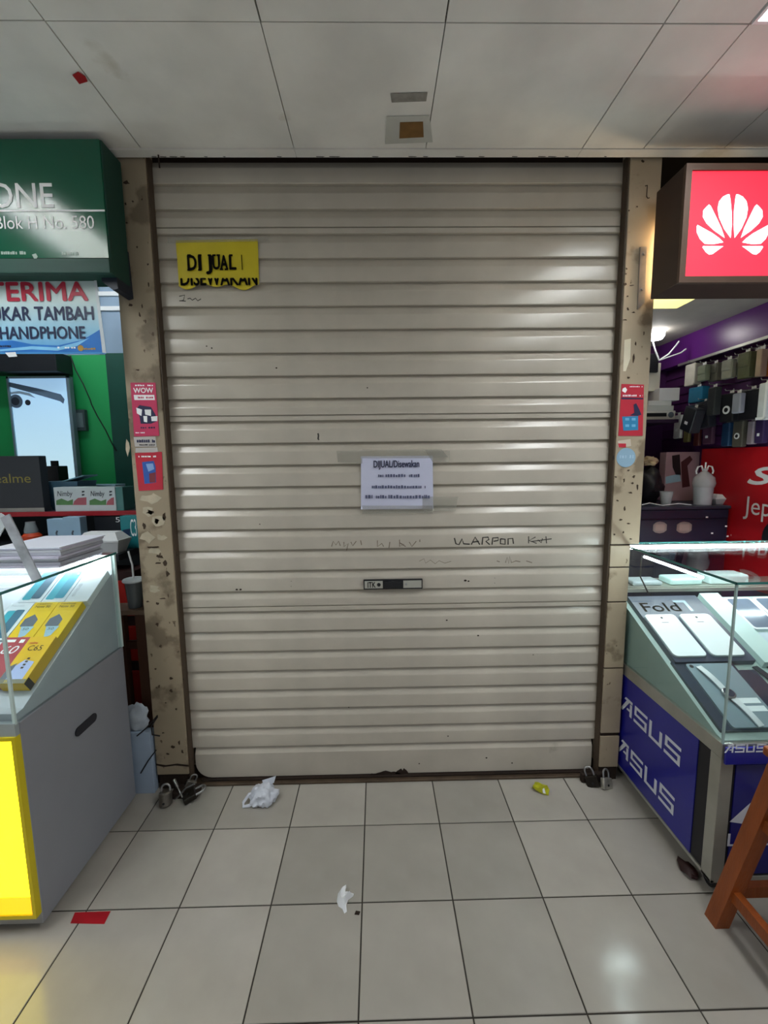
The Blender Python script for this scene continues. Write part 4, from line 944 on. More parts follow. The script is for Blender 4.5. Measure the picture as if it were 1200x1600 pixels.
# boxes on the top shelf
def px_box(name, label, cat, x0, y0, x1, y1, Y, dep, m, z=None, bev=.002, part='carton', group=None):
    a = at(x0, y1, Y=Y); b = at(x1, y0, Y=Y); zb = a.z if z is None else z
    t = thing(name, label, cat, ((a.x+b.x)/2, Y+dep/2, zb), group=group)
    MB().box((a.x, Y, zb), (b.x, Y+dep, b.z), bev).build(part, m, t); return t, a, b
M_rdark = mat('charcoal_card', '383c42', .5, var=.04)
t, a, b = px_box('phone_box', 'charcoal carton with gold lettering standing on the red edged shelf', 'box', -20, 712, 60, 786, 2.24, .05, M_rdark, z=SHZ)
lettering_px(t, 'realme', -16, 740, 47, 755, 2.2395, mat('gold_lettering', '9a8f45', .4, var=0))
MB().box((a.x, 2.2385, SHZ), (b.x+.002, 2.2395, SHZ+.02)).build('pale_edge', mat('pale_card', 'a8a6a0', .5), t)
t, a, b = px_box('desk_printer', 'small black machine behind the charcoal carton', 'machine', 58, 728, 90, 790, 2.50, .08, M_black, z=SHZ)
MB().box((b.x-.06, 2.476, SHZ), (b.x+.02, 2.4995, SHZ+.10), .006).build('front_housing', M_black, t)
MB().tube([(b.x-.03, 2.52, b.z), (b.x-.03, 2.52, b.z+.03)], .02, 10).build('knob', M_black, t)
c0 = at(100, 765, Y=2.32); tr = thing('plastic_tray', 'blue grey plastic tray with a tilted lid behind the small cartons', 'tray', (c0.x, 2.36, SHZ))
mb = MB(); a = at(76, 790, Y=2.33); b = at(122, 752, Y=2.33)
mb.add([(a.x+.02, 2.33, SHZ), (b.x-.02, 2.33, SHZ), (b.x-.02, 2.45, SHZ), (a.x+.02, 2.45, SHZ), (a.x-.01, 2.31, b.z), (b.x+.01, 2.31, b.z), (b.x+.01, 2.47, b.z), (a.x-.01, 2.47, b.z)], [(0, 3, 2, 1), (0, 1, 5, 4), (1, 2, 6, 5), (2, 3, 7, 6), (3, 0, 4, 7), (4, 5, 6, 7)])
M_tray = mat('tray_blue', '4a6f86', .35); mb.build('tub', M_tray, tr)
mb = MB(); q0 = at(100, 752, Y=2.33); q1 = at(132, 743, Y=2.33); mb.bar((q0.x, 2.38, q0.z), (q1.x, 2.38, q1.z), .12, .006, up=(0, 0, 1)); mb.build('lid', mat('tray_lid', '7fb0c0', .3), tr)
M_nim = mat('carton_white', 'd3dde0', .4, var=.03); M_nimg = mat('carton_leaf', '5d8f58', .5, var=.2); M_nimr = mat('carton_rose', 'b0606a', .5, var=.2)
for k, (x0, x1) in enumerate(((86, 136), (138, 179))):
    t, a, b = px_box('small_carton', ['white carton with green and rose print on the red edged shelf', 'white carton with leaf print at the shelf end near the post'][k], 'box', x0, 761, x1, 791, 2.225, .08, M_nim, z=SHZ, group='white cartons on the red edged shelf')
    YN = 2.2245
    lettering_px(t, 'Nimby', x0+4, 767, x0+(27 if k == 0 else 25), 778, YN, mat('carton_ink', '35404a', .5, var=0), shear=.2, bold=.01)
    flat_px(t, [(x0+2, 782), (x0+10, 779), (x0+20, 783), (x0+28, 780), (x0+28, 789), (x0+2, 789)], YN, M_nimg); flat_px(t, [(x0+30, 783), (x0+36, 778), (x1-1, 777), (x1-1, 789), (x0+28, 789)], YN, M_nimr)
    for d_ in (0, 5): flat_px(t, [(x1-8, 767+d_), (x1-4, 767+d_), (x1-4, 769+d_), (x1-8, 770+d_)], YN, MATS['carton_ink'])
t, a, b = px_box('flat_carton', 'flat pale blue carton lying behind the two white cartons', 'box', 128, 757, 180, 775, 2.475, .1, mat('pale_blue_card', '9fc0d4', .4), z=SHZ)
t, a, b = px_box('clear_box', 'translucent teal box at the end of the red edged shelf', 'box', 181.5, 761, 191, 792, 2.23, .1, mat('teal_clear', '5f9a98', .25, alpha=.8), z=SHZ)
# under-shelf things (on the lower board)
LZ = 1.03
for k, (x0, x1, y0) in enumerate(((76, 99, 811), (101, 124, 808))):
    t, a, b = px_box('earphone_box', ['pale blue earphone carton under the red shelf next to an orange bottle', 'pale blue earphone carton under the red shelf next to the foam box'][k], 'box', x0, y0, x1, 845, 2.08, .05, mat('ear_card', '8fb0c8', .45, var=.04), z=LZ, group='earphone cartons under the shelf')
    c0 = at((x0+x1)/2+2, 829, Y=2.0795); MB().tube([(c0.x, 2.0796, c0.z), (c0.x-.006, 2.0796, c0.z-.012), (c0.x-.004, 2.0796, c0.z-.022)], .004, 6).build('printed_bud', M_grayph, t)
def foam_box(label, x0, y0, x1, y1, Y, dep, zb, name='foam_box'):
    a = at(x0, y1, Y=Y); b = at(x1, y0, Y=Y); hgt = b.z-a.z; t = thing(name, label, 'food box', ((a.x+b.x)/2, Y+dep/2, zb))
    M_foam = mat('foam_white', 'd6dadc', .6, var=.03)
    def frus(z0, z1, i0, i1, nm):
        mb = MB(); v = []
        for z, i in ((z0, i0), (z1, i1)): v += [(a.x+i, Y+i, z), (b.x-i, Y+i, z), (b.x-i, Y+dep-i, z), (a.x+i, Y+dep-i, z)]
        mb.add(v, [(0, 3, 2, 1), (4, 5, 6, 7), (0, 1, 5, 4), (1, 2, 6, 5), (2, 3, 7, 6), (3, 0, 4, 7)]); mb.build(nm, M_foam, t)
    frus(zb, zb+hgt*.55, .02, .002, 'tray'); frus(zb+hgt*.56, zb+hgt*.64, 0, 0, 'rim'); frus(zb+hgt*.641, zb+hgt, .004, .03, 'lid'); return t
foam_box('white foam food box standing behind the paper stack', 117, 826, 183, 860, 1.96, .11, LZ+.0005)
t, a, b = px_box('phone_box', 'teal phone carton with white print under the shelf by the post', 'box', 190, 806, 214, 843, 2.1, .05, mat('teal_card', '1f7f86', .4), z=LZ)
lettering_px(t, 'C3', 205, 811, 212, 838, 2.0995, M_text_w)
flat_px(t, [(192, 828), (203, 826), (203, 842), (192, 842)], 2.0995, mat('navy_card', '1d3557', .4))
t, a, b = px_box('dark_carton', 'dark carton with a tiny white symbol under the red shelf', 'box', 150, 806, 188, 843, 2.2, .05, mat('deep_card', '161c24', .5), z=LZ)
lettering_px(t, '5', 181, 808, 187, 816, 2.1995, M_text_w)
c0 = at(50, 840, Y=2.1); ob = thing('spray_bottle', 'orange and clear bottle standing under the red shelf', 'bottle', (c0.x, 2.1, LZ))
MB().lathe([(0, 0), (.04, 0), (.042, .01), (.042, .07), (.03, .085), (0, .086)], n=16).build('orange_body', mat('bottle_orange', 'b8401e', .35), ob, space='local', smooth=35)
MB().lathe([(.029, .0862), (.029, .10), (.022, .125), (.02, .14), (0, .141)], n=16).build('clear_top', mat('bottle_grey', '7f8a8f', .25), ob, space='local', smooth=35)

# between left case and post: red crate, stand with cup, white sack
rd = thing('plastic_crate', 'red plastic crate behind the left glass case', 'crate', (-1.23, 2.01, 0))
mb = MB(); cr = (-1.33, 1.935, -1.13, 2.09); M_rc = mat('red_crate', 'b0241c', .35, var=.05)
for k in range(4):
    z0 = .08+k*.22; MB().box((cr[0], cr[1], z0), (cr[2], cr[3], z0+.17), .004).build('crate_wall', M_rc, rd)
MB().box((cr[0]+.01, cr[1]+.01, 0), (cr[2]-.01, cr[3]-.01, .95)).build('liner', mat('crate_dark', '2a0f0d', .6), rd)
# wooden stand
ws = thing('wooden_stand', 'small dark wooden stand squeezed beside the worn post', 'stand', (-1.13, 1.86, 0))
a = at(170, 952, Y=1.80); b = at(236, 952, Y=1.80); M_wd = mat('dark_wood', '4a2c1c', .55, var=.25, scale=6, stretch=(1, 1, .2))
MB().box((a.x, 1.78, a.z-.022), (-.995, 1.885, a.z), .002).build('stand_top', mat('stand_top', '6a5646', .6, var=.2), ws)
MB().box((-1.06, 1.80, 0), (-.995, 1.86, a.z-.0225)).build('stand_leg', M_wd, ws)
MB().box((a.x+.005, 1.84, 0), (a.x+.035, 1.87, a.z-.0225)).build('stand_leg', M_wd, ws)
MB().box((a.x+.036, 1.845, .62), (-1.061, 1.865, .655)).build('stand_rail', M_wd, ws)
zs_ = a.z
c0 = at(207, 950, Y=1.80); cp = thing('drink_cup', 'grey drink cup with white lid and bent straw on the wooden stand', 'cup', (c0.x, 1.825, zs_))
MB().lathe([(0, 0), (.026, 0), (.028, .004), (.036, .115), (.034, .116), (0, .116)], n=18).build('cup_body', mat('cup_grey', '5c6468', .3, var=.1), cp, space='local', smooth=35)
MB().lathe([(.043, .1162), (.045, .122), (.041, .128), (0, .129)], n=18).build('lid', mat('lid_white', 'd0dade', .35), cp, space='local', smooth=35)
mb = MB(); mb.tube([(0, 0, .12), (0, 0, .19), (-.004, 0, .205), (-.012, 0, .25)], .004, 6); mb.build('straw', M_white, cp, space='local')
def crumple(name, label, cat, loc, sx, sy, sz, m, seed, amp=.35, sub=3, rot=0):
    bm_ = bmesh.new(); bmesh.ops.create_icosphere(bm_, subdivisions=sub, radius=1); rr = random.Random(seed)
    from mathutils import noise as nz
    off = Vector((rr.uniform(0, 50), rr.uniform(0, 50), rr.uniform(0, 50)))
    for v in bm_.verts:
        d = v.co.normalized(); f = 1+amp*nz.noise(d*2.1+off)*1.5+amp*.6*abs(nz.noise(d*5+off))
        v.co = Vector((d.x*sx*f, d.y*sy*f, max(-.95, d.z*f)*sz))
    zmin = min(v.co.z for v in bm_.verts)
    mb = MB(); mb.bm(bm_, Matrix.Rotation(rot, 4, 'Z') @ Matrix.Translation((0, 0, -zmin)))
    for v in mb.v: v += Vector(loc)
    o = mb.build(name, m, None, smooth=50); return tag(o, label, cat)
bx = thing('white_carton', 'pale carton with dark cables on the floor behind the grey case', 'box', (-1.06, 1.75, 0))
MB().box((-1.12, 1.735, 0), (-.999, 1.772, .29), .003).build('carton', mat('carton_bluewhite', '9fb0c4', .5), bx)
crumple('plastic_sack', 'crumpled white plastic sack on the pale carton', 'bag', (-1.055, 1.752, .291), .045, .014, .06, mat('sack_white', 'b3bcc6', .5), 3)
mb = MB()
for L_ in ([(214, 1150), (228, 1138), (240, 1125), (246, 1118)], [(246, 1120), (236, 1135), (238, 1148), (250, 1150)], [(220, 1208), (232, 1188), (244, 1172)]):
    mb = MB(); mb.tube([at(x, y, Y=1.7325) for x, y in L_], .003, 6); mb.build('cable', M_black, bx)

# ================================================================== RIGHT SHOP INTERIOR
WXR = 1.985
# ceiling lamp panel and round lamp
lp = thing('soffit_light', 'yellowish recessed light panel in the right shop soffit', 'ceiling light', (1.40, 2.1, 2.185))
MB().box((1.20, 1.95, 2.192), (1.52, 2.22, 2.1995)).build('panel', mat('warm_panel', (.95, .86, .34), .5, var=0, emit=.9), lp)
MB().tube([(1.22, 2.02, 2.180), (1.46, 2.02, 2.180)], .010, 10).build('tube', M_led, lp)
c0 = at(1025, 521, Z=2.185); dl = thing('downlight', 'round white glowing lamp in the right shop soffit', 'ceiling light', (c0.x, c0.y, 2.15))
MB().lathe([(0, -.002), (.035, 0), (.047, .02), (.047, .045), (.05, .0495)], n=24).build('diffuser', mat('lamp_glow', (1, .98, .94), .4, var=0, emit=14.0), dl, space='local', smooth=40)
# red banner on the right wall, below the goods
rb = thing('wall_banner', 'red promotional banner with white letters below the hanging accessories', 'banner', (WXR, 2.2, .75))
M_rb = mat('banner_red_r', 'b3121c', .4, var=.08, scale=3)
MB().box((WXR-.004, 1.5, .75), (WXR, 2.58, 1.497)).build('sheet', M_rb, rb)
XF = WXR-.0045
def text_wall(parent, s, x0, y0, x1, y1, m, **k):
    a = at(x0, y1, X=XF); b = at(x1, y0, X=XF)
    return text(parent, s, (XF, a.y, (a.z+at(x1, y1, X=XF).z)/2), -EY, EZ, a.y-b.y, abs(b.z-a.z), m, **k)
text_wall(rb, 'S', 1168, 732, 1215, 757, mat('banner_white', 'dcdcdc', .5, var=0), shear=.3, bold=.06)
text_wall(rb, 'Jepang', 1160, 793, 1262, 818, MATS['banner_white'])
# dark disc shape at lower right of the banner
mb = MB(); c0 = at(1207, 842, X=XF); mb.prism([(-(c0.y)+.06*math.cos(i*PI/10), c0.z+.085*math.sin(i*PI/10)) for i in range(20)], (XF, 0, 0), -EY, EZ, .0006); mb.build('printed_disc', mat('banner_black', '1c1a22', .5), rb)
# hanging goods: wallets, pouches and packs on hooks
GC = {}
def pack(label, cat, name, px, py, wd, ht, dp, col, grp, rough=.45, tilt=0, extra=None, X=1.93):
    c0 = at(px, py, X=X); t = thing(name, label, cat, (X, c0.y, c0.z-ht/2), (0, 0, 0), grp)
    t.rotation_euler = Euler((tilt, 0, random.uniform(-.12, .12)))
    m = mat('goods_'+col, col, rough, var=.12, scale=14)
    MB().box((-dp/2, -wd/2, 0), (dp/2, wd/2, ht), min(.006, dp*.3)).build('pack', m, t, space='local')
    mb = MB(); mb.tube([(WXR-X, 0, ht+.018), (-dp/2-.012, 0, ht+.014), (-dp/2-.016, 0, ht+.022)], .0022, 6); mb.build('hook', M_steel, t, space='local')
    MB().box((-.001, -.012, ht-.002), (.001, .012, ht+.017)).build('hang_tab', M_white, t, space='local')
    if extra == 'flap': MB().box((-dp/2-.003, -wd/2+.003, ht*.45), (-dp/2-.0003, wd/2-.003, ht-.004), .001).build('flap', mat('flap_'+col, col, rough, var=.2, scale=20), t, space='local')
    if extra == 'label': MB().box((-dp/2-.0012, -wd*.12, ht*.3), (-dp/2-.0002, wd*.16, ht*.42)).build('label', M_white, t, space='local')
    if extra == 'disc': MB().tube([(-dp/2-.0002, 0, ht*.42), (-dp/2-.002, 0, ht*.42)], wd*.26, 16).build('ring_print', M_white, t, space='local'); 
    if extra == 'disc': MB().tube([(-dp/2-.002, 0, ht*.42), (-dp/2-.003, 0, ht*.42)], wd*.14, 16).build('ring_centre', M_black, t, space='local')
    if extra == 'frame':
        mb = MB(); mb.box((-dp/2-.003, -wd/2, 0), (-dp/2, -wd/2+.012, ht)); mb.box((-dp/2-.003, -wd/2, 0), (-dp/2, wd/2, .012)); mb.build('white_border', M_white, t, space='local')
    return t
g1 = 'pouches on the top hooks'; g2 = 'cases on the middle hooks'; g3 = 'packs on the bottom hooks'
top = [(1083, 586, .075, .13, .05, 'd9d5cb', 'white boxed accessory at the end of the top hooks', None), (1100, 583, .06, .09, .03, '7b8270', 'olive grey pouch next to the white boxed accessory', 'flap'), (1118, 582, .07, .10, .035, '6f7068', 'dark grey zipped pouch on the top hooks', 'flap'),
       (1139, 577, .062, .10, .03, '8a8a80', 'light grey flap pouch on the top hooks', 'flap'), (1155, 573, .05, .10, .03, '8f8f7c', 'pale green grey pouch behind the olive wallet', None), (1167, 571, .065, .13, .04, '55573f', 'olive green wallet case on the top hooks', 'flap'),
       (1182, 569, .028, .13, .04, 'b59d86', 'narrow tan wallet on the top hooks', None), (1190, 567, .028, .13, .04, 'a08a78', 'narrow brown grey wallet on the top hooks', None), (1203, 566, .05, .13, .045, 'a0561f', 'orange brown leather wallet on the top hooks', None)]
for k, (px, py, wd, ht, dp, col, lab, ex) in enumerate(top): pack(lab, 'pouch', 'hanging_pouch', px, py, wd, ht, dp, col, g1, extra=ex, X=(1.94, 1.895)[k % 2])
mid = [(1092, 617, .10, .09, .05, '1f6f96', 'bright blue pouch hanging above the black pouches', None), (1078, 655, .10, .14, .06, '1d2029', 'black fabric pouch tilted at the end of the middle hooks', 'label'), (1104, 648, .10, .15, .05, '23252e', 'black pouch with a small white tag on the middle hooks', 'label'),
       (1116, 627, .05, .15, .04, '2b2e30', 'tall black strap pouch on the middle hooks', None), (1142, 637, .085, .15, .05, '1a1c20', 'black pack with a white flower mark on the middle hooks', 'disc'), (1154, 630, .05, .10, .03, '8f93a0', 'pale lilac card tucked behind the black pack', None), (1176, 632, .11, .15, .05, '12141a', 'large black pouch next to the white framed pack', None), (1199, 627, .05, .17, .05, 'c9d0d2', 'white framed clear pack on the middle hooks', 'frame')]
for k, (px, py, wd, ht, dp, col, lab, ex) in enumerate(mid):
    pack(lab, 'pouch', 'hanging_pouch', px, py, wd, ht, dp, col, g2, extra=ex, tilt=(.35 if px == 1078 else -.12 if px == 1104 else 0), X=(1.905, 1.845)[k % 2])
bot = [(1060, 667, .07, .15, .02, 'd5d5d8', 'white card pack with black print beside the tilted black pouch', 'label'), (1074, 680, .05, .09, .02, '7c7446', 'yellow striped card pack on the bottom hooks', None), (1090, 684, .05, .10, .02, '5c2a26', 'dark red card pack on the bottom hooks', None), (1108, 678, .07, .12, .025, '5a3b52', 'mauve card pack on the bottom hooks', 'label'), (1137, 679, .06, .13, .03, '1c3f63', 'navy blue pack on the bottom hooks', None), (1156, 678, .065, .14, .03, '5b574e', 'brown pack with a white ring print on the bottom hooks', 'disc'), (1176, 676, .04, .12, .03, '9c8f98', 'pale mauve narrow pack on the bottom hooks', None), (1190, 674, .05, .12, .03, '3a2a55', 'violet pack with white print on the bottom hooks', 'label')]
for px, py, wd, ht, dp, col, lab, ex in bot: pack(lab, 'accessory pack', 'accessory_pack', px, py, wd, ht, dp, col, g3, extra=ex, X=1.962)
# shelf with white boxes against the back wall
sh = thing('wall_shelf', 'dark shelf on the purple back wall holding white cartons', 'shelf', (1.7, 2.8, 1.69))
a = at(1006, 656, Y=2.62); b = at(1062, 656, Y=2.62); sz = a.z
MB().box((a.x-.12, 2.60, sz-.02), (b.x-.02, 2.97, sz)).build('shelf_board', mat('shelf_plum', '2a1430', .5), sh)
zz_ = sz+.0005
for k, (x0, x1, h_, col, lab) in enumerate(((1000, 1055, .055, 'c6c2be', 'white carton with a black stripe at the bottom of the shelf pile'), (1008, 1052, .03, 'b9bab8', 'flat white carton second in the shelf pile'), (1010, 1048, .03, 'cfcfcd', 'flat pale carton third in the shelf pile'), (1030, 1060, .075, 'd2cfd2', 'white carton on top of the shelf pile'))):
    a = at(x0, 650, Y=2.64); b = at(x1, 650, Y=2.64)
    t = thing('white_carton', lab, 'box', ((a.x+b.x)/2, 2.7, zz_), (0, 0, random.uniform(-.08, .08)), 'white cartons on the wall shelf')
    w_ = (b.x-a.x)/2; MB().box((-w_, -.06, 0), (w_, .08, h_), .002).build('carton', mat('wc_%d' % k, col, .45, var=.04), t, space='local')
    if k == 0:
        MB().box((-w_*.9, -.0612, .02), (w_*.5, -.0602, .042)).build('black_stripe', M_black, t, space='local'); MB().tube([(w_*.75, -.0602, .03), (w_*.75, -.0616, .03)], .018, 14).build('ring_print', M_grayph, t, space='local')
    zz_ += h_+.0005
# white wall box and wires near the ceiling
o = thing('wall_box', 'white wall box with black top beside the right post', 'box', (1.62, 2.75, 1.80))
a = at(1008, 612, Y=2.72); b = at(1030, 568, Y=2.72); MB().box((a.x-.06, 2.70, a.z), (b.x, 2.80, b.z), .003).build('casing', mat('off_white', 'c4bfb4', .5), o); MB().box((a.x-.06, 2.68, b.z-.06), (b.x-.03, 2.6995, b.z+.05), .002).build('black_cover', M_black, o)
mb = MB(); J = at(1030, 563, Y=2.66)
for L_ in ([(1019, 530), (1024, 548), (1030, 563)], [(1030, 563), (1045, 553), (1056, 540), (1061, 533)], [(1030, 563), (1050, 556), (1064, 551), (1072, 545)]):
    mb.tube([at(x, y, Y=2.66) for x, y in L_], .0045, 6)
o = mb.build('ceiling_wires', M_white); tag(o, 'thin white wires branching below the soffit by the round lamp', 'wire')
c0 = at(1103, 521, Z=2.19); sm = thing('security_camera', 'small dark device fixed under the right shop soffit', 'camera', (c0.x, c0.y, 2.16))
MB().box((c0.x-.04, c0.y-.02, 2.165), (c0.x+.045, c0.y+.02, 2.199), .004).build('body', mat('device_dark', '3f3a3c', .5), sm); MB().tube([(c0.x+.01, c0.y-.0202, 2.18), (c0.x+.01, c0.y-.03, 2.18)], .012, 12).build('lens', M_black, sm)
# beige cloth, black bag, pink carton
M_cab = mat('navy_cabinet', '141b33', .4, var=.08)
CY = 2.32; a = at(985, 791, Y=CY); b = at(1154, 791, Y=CY); b.x = min(b.x, 1.962); ctop = (a.z+b.z)/2
cb = thing('cabinet', 'navy blue cabinet with two silver badges behind the right case', 'cabinet', ((a.x+b.x)/2, CY+.2, 0))
MB().box((a.x, CY+.004, .02), (b.x, CY+.45, ctop-.018), .003).build('carcass', M_cab, cb)
MB().box((a.x-.005, CY-.006, ctop-.0175), (b.x+.005, CY+.455, ctop), .003).build('cabinet_top', mat('cabinet_top', '2a2f3f', .4), cb)
M_badge = mat('badge_silver', '8f8a86', .4, metal=.5)
q0 = at(1030, 824, Y=CY); q1 = at(1068, 824, Y=CY)
MB().box((a.x+.015, CY-.002, ctop-.30), (b.x-.02, CY+.0035, ctop-.075), .002).build('drawer_front', M_cab, cb)
MB().box((a.x+.005, CY-.002, ctop-.068), (b.x-.005, CY+.0035, ctop-.022), .002).build('drawer_front', M_cab, cb)
for q, wd in ((q0, .044), (q1, .048)):
    n = 12; bd = MB().prism([(q.x+wd*math.cos(2*PI*i/n)*(1 if i % 3 else .86), q.z+.033*math.sin(2*PI*i/n)) for i in range(n)], (0, CY-.0025, 0), EX, EZ, .004).build('badge', M_badge, cb)
    MB().prism(rrect(q.x-wd*.6, q.z-.018, q.x+wd*.6, q.z+.018, .006, 2), (0, CY-.0066, 0), EX, EZ, .0008).build('badge_plate', mat('badge_plate', 'a08f88', .5), bd)
for x, y in ((1136, 838), (1143, 836), (1134, 822), (1112, 833), (1104, 808)):
    q = at(x, y, Y=CY); MB().box((q.x-.006, CY-.0035, q.z-.004), (q.x+.006, CY-.0022, q.z+.004)).build('paint_fleck', M_text_w, cb)
def cup(label, px, Y, h_, r0, r1, m, name='plastic_cup'):
    c0 = at(px, 790, Y=Y); t = thing(name, label, 'cup', (c0.x, Y, ctop))
    MB().lathe([(0, 0), (r0, 0), (r1, h_), (r1+.002, h_+.002), (r1-.002, h_), (r0-.002, .004), (0, .004)], n=18).build('cup_body', m, t, space='local', smooth=35); return t
M_cup = mat('clear_plastic', 'c6ccd0', .15, alpha=.55, var=.05)
t = cup('small empty clear cup on the navy cabinet', 1040, CY+.08, .075, .024, .034, M_cup); MB().lathe([(0, .005), (.024, .005), (.026, .028), (0, .0285)], n=18).build('drink', mat('cup_water', '8d9aa0', .15, alpha=.6), t, space='local')
t = cup('cup of drink tied in a clear bag with a straw on the navy cabinet', 1097, CY+.08, .12, .043, .05, mat('milky_plastic', 'c3c9d0', .25, alpha=.85, var=.05), name='bagged_drink')
MB().lathe([(.052, .10), (.057, .12), (.05, .155), (.02, .185), (.012, .19), (.018, .205), (0, .207)], n=18).build('tied_bag', mat('bag_clear', 'd6dade', .2, alpha=.6, bump=.6, bscale=40), t, space='local', smooth=40)
mb = MB(); mb.tube([(0, 0, .17), (.003, 0, .24)], .004, 6); mb.build('straw', M_white, t, space='local')
mb = MB()
for s in (-1, 1):
    mb.tube([(s*.01, 0, .195), (s*.02, 0, .22), (s*.04, 0, .215), (s*.05, 0, .19), (s*.045, 0, .175)], .0045, 6)
mb.build('bag_handle', M_white, t, space='local')
foam_box('white foam food box on the navy cabinet by the red banner', 1118, 774, 1163, 790, CY+.05, .13, ctop)
mb = MB(); mb.tube([at(x, y, Y=CY+.03) for x, y in ((1003, 789), (1015, 786), (1035, 790), (1060, 787), (1080, 789))], .003, 6)
zmn = min(v.z for v in mb.v)
for v in mb.v: v.z += ctop-zmn
o = mb.build('white_cable', M_white); tag(o, 'thin white cable lying along the navy cabinet top', 'cable')
o_, a, b = px_box('photo_carton', 'dusty pink carton with dark phone pictures behind the drinks', 'box', 1036, 706, 1097, 790, 2.62, .06, mat('pink_card', 'a98a92', .5, var=.08), z=ctop)
flat_px(o_, [(1050, 712), (1062, 710), (1064, 742), (1056, 742), (1051, 730)], 2.6195, M_black); flat_px(o_, [(1064, 722), (1078, 712), (1082, 718), (1074, 728), (1078, 760), (1066, 762)], 2.6195, mat('card_maroon', '4a2227', .5)); flat_px(o_, [(1040, 745), (1062, 740), (1064, 752), (1040, 756)], 2.6195, M_paleph)
pb_ = crumple('fabric_bag', 'bulging black bag standing on the navy cabinet by the post', 'bag', (at(1012, 750, Y=2.55).x, 2.55, ctop), .075, .09, .11, mat('bag_black', '1d1b22', .5, var=.2), 5, .2)
ztop = max((pb_.matrix_world @ v.co).z for v in pb_.data.vertices)+pb_.location.z if False else pb_.location.z+max(v.co.z for v in pb_.data.vertices)
crumple('cloth_heap', 'crumpled beige cloth resting on the black bag', 'cloth', (pb_.location.x, 2.55, ztop-.005), .042, .045, .028, mat('beige_cloth', 'c0a98a', .7, var=.1), 8, .45)

# ================================================================== LITTER, PADLOCKS, STOOL
c0 = at(408, 1250, Z=0)
bg = thing('plastic_bag', 'crumpled white plastic bag with a loop handle on the floor by the shutter', 'bag', (c0.x, c0.y, 0))
from mathutils import noise as nz
M_bag = mat('bag_white', 'd3d8e2', .35, var=.04, bump=.4, bscale=60)
bm_ = bmesh.new(); bmesh.ops.create_icosphere(bm_, subdivisions=4, radius=1)
for v in bm_.verts:
    d = v.co.normalized(); f = 1+.35*nz.noise(d*2.3+Vector((3, 7, 1)))+.28*abs(nz.noise(d*6))
    v.co = Vector((d.x*.052*f, d.y*.048*f, max(-.3, d.z)*.045*f))
zm = min(v.co.z for v in bm_.verts); mb = MB(); mb.bm(bm_, Matrix.Translation((.012, 0, -zm))); mb.build('crumpled_body', M_bag, bg, space='local', smooth=60)
mb = MB(); mb.tube([(-.02, .01, .03), (-.05, .0, .028), (-.068, -.025, .012), (-.064, -.04, .006), (-.04, -.036, .006), (-.015, -.02, .012)], [.006, .007, .006, .006, .007, .008], 7); mb.build('loop_handle', M_bag, bg, space='local', smooth=60)
mb = MB(); mb.add([(.01, .02, .04), (.05, .03, .055), (.06, .035, .085), (.03, .03, .078), (.0, .028, .07), (.01, .026, .04), (.05, .036, .055)], [(0, 1, 2, 3), (0, 3, 4), (5, 4, 3), (5, 3, 2, 6)]); mb.build('loose_flap', M_bag, bg, space='local')
# tissue
pts = [(541, 1382), (533, 1388), (528, 1396), (526, 1408), (529, 1416), (535, 1420), (538, 1427), (542, 1424), (541, 1414), (544, 1406), (552, 1400), (553, 1396), (546, 1397), (540, 1396), (537, 1392), (541, 1387)]
q = [at(x, y, Z=.002) for x, y in pts]
mb = MB(); n = len(q); cen = Vector((sum(p.x for p in q)/n, sum(p.y for p in q)/n, 0))
rr = random.Random(5)
inner = [Vector((cen.x+(p.x-cen.x)*.55, cen.y+(p.y-cen.y)*.6, rr.uniform(.012, .026))) for p in q]
vs = [Vector((p.x, p.y, .001)) for p in q]+inner+[Vector((cen.x, cen.y, .012))]
mb.add(vs, [(i, (i+1) % n, n+(i+1) % n, n+i) for i in range(n)]+[(n+i, n+(i+1) % n, 2*n) for i in range(n)]+[tuple(range(n-1, -1, -1))])
o = mb.build('tissue', mat('tissue_white', 'e6e8ea', .8, var=.03)); tag(o, 'twisted white tissue lying on the aisle floor', 'tissue')
# yellow wrapper
c0 = at(846, 1236, Z=0); yw = thing('snack_wrapper', 'small crumpled yellow green wrapper near the shutter', 'wrapper', (c0.x, c0.y, 0))
M_yw = mat('wrapper_yellow', 'b8b81e', .35, var=.25, scale=40)
mb = MB(); bm_ = bmesh.new(); bmesh.ops.create_icosphere(bm_, subdivisions=2, radius=1)
for v in bm_.verts:
    d = v.co.normalized(); f = 1+.6*nz.noise(d*3+Vector((9, 2, 4))); v.co = Vector((d.x*.034*f, d.y*.022*f, max(-.4, d.z)*.022*f))
zm = min(v.co.z for v in bm_.verts); mb.bm(bm_, Matrix.Rotation(-.5, 4, 'Z') @ Matrix.Translation((0, 0, -zm))); mb.build('foil', M_yw, yw, space='local')
mb = MB(); mb.add([(-.004, -.026, .012), (.008, -.027, .010), (.004, -.018, .030), (-.004, -.020, .026), (.0, -.02, .012)], [(0, 1, 2, 3), (0, 3, 4), (1, 4, 2), (0, 4, 1), (2, 4, 3)]); mb.build('white_label', M_white, yw, space='local')
# red floor tape
q = [at(x, y, Z=0) for x, y in ((117, 1426), (173, 1424), (163, 1444), (110, 1443))]
o = MB().prism([(p.x, p.y) for p in q], (0, 0, .0002), EX, EY, .0008).build('floor_tape', mat('red_tape_floor', 'a51420', .3, var=.12, scale=20)); tag(o, 'red adhesive tape strip stuck on the floor tile by the grey case', 'tape')
mb = MB(); c0 = at(558, 1427, Z=0)
o = MB().prism([(c0.x-.008, c0.y-.004), (c0.x+.006, c0.y-.006), (c0.x+.01, c0.y+.003), (c0.x-.004, c0.y+.006)], (0, 0, .0002), EX, EY, .003).build('dirt_crumb', M_rust); tag(o, 'tiny dark crumb on the floor beside the white tissue', 'litter')

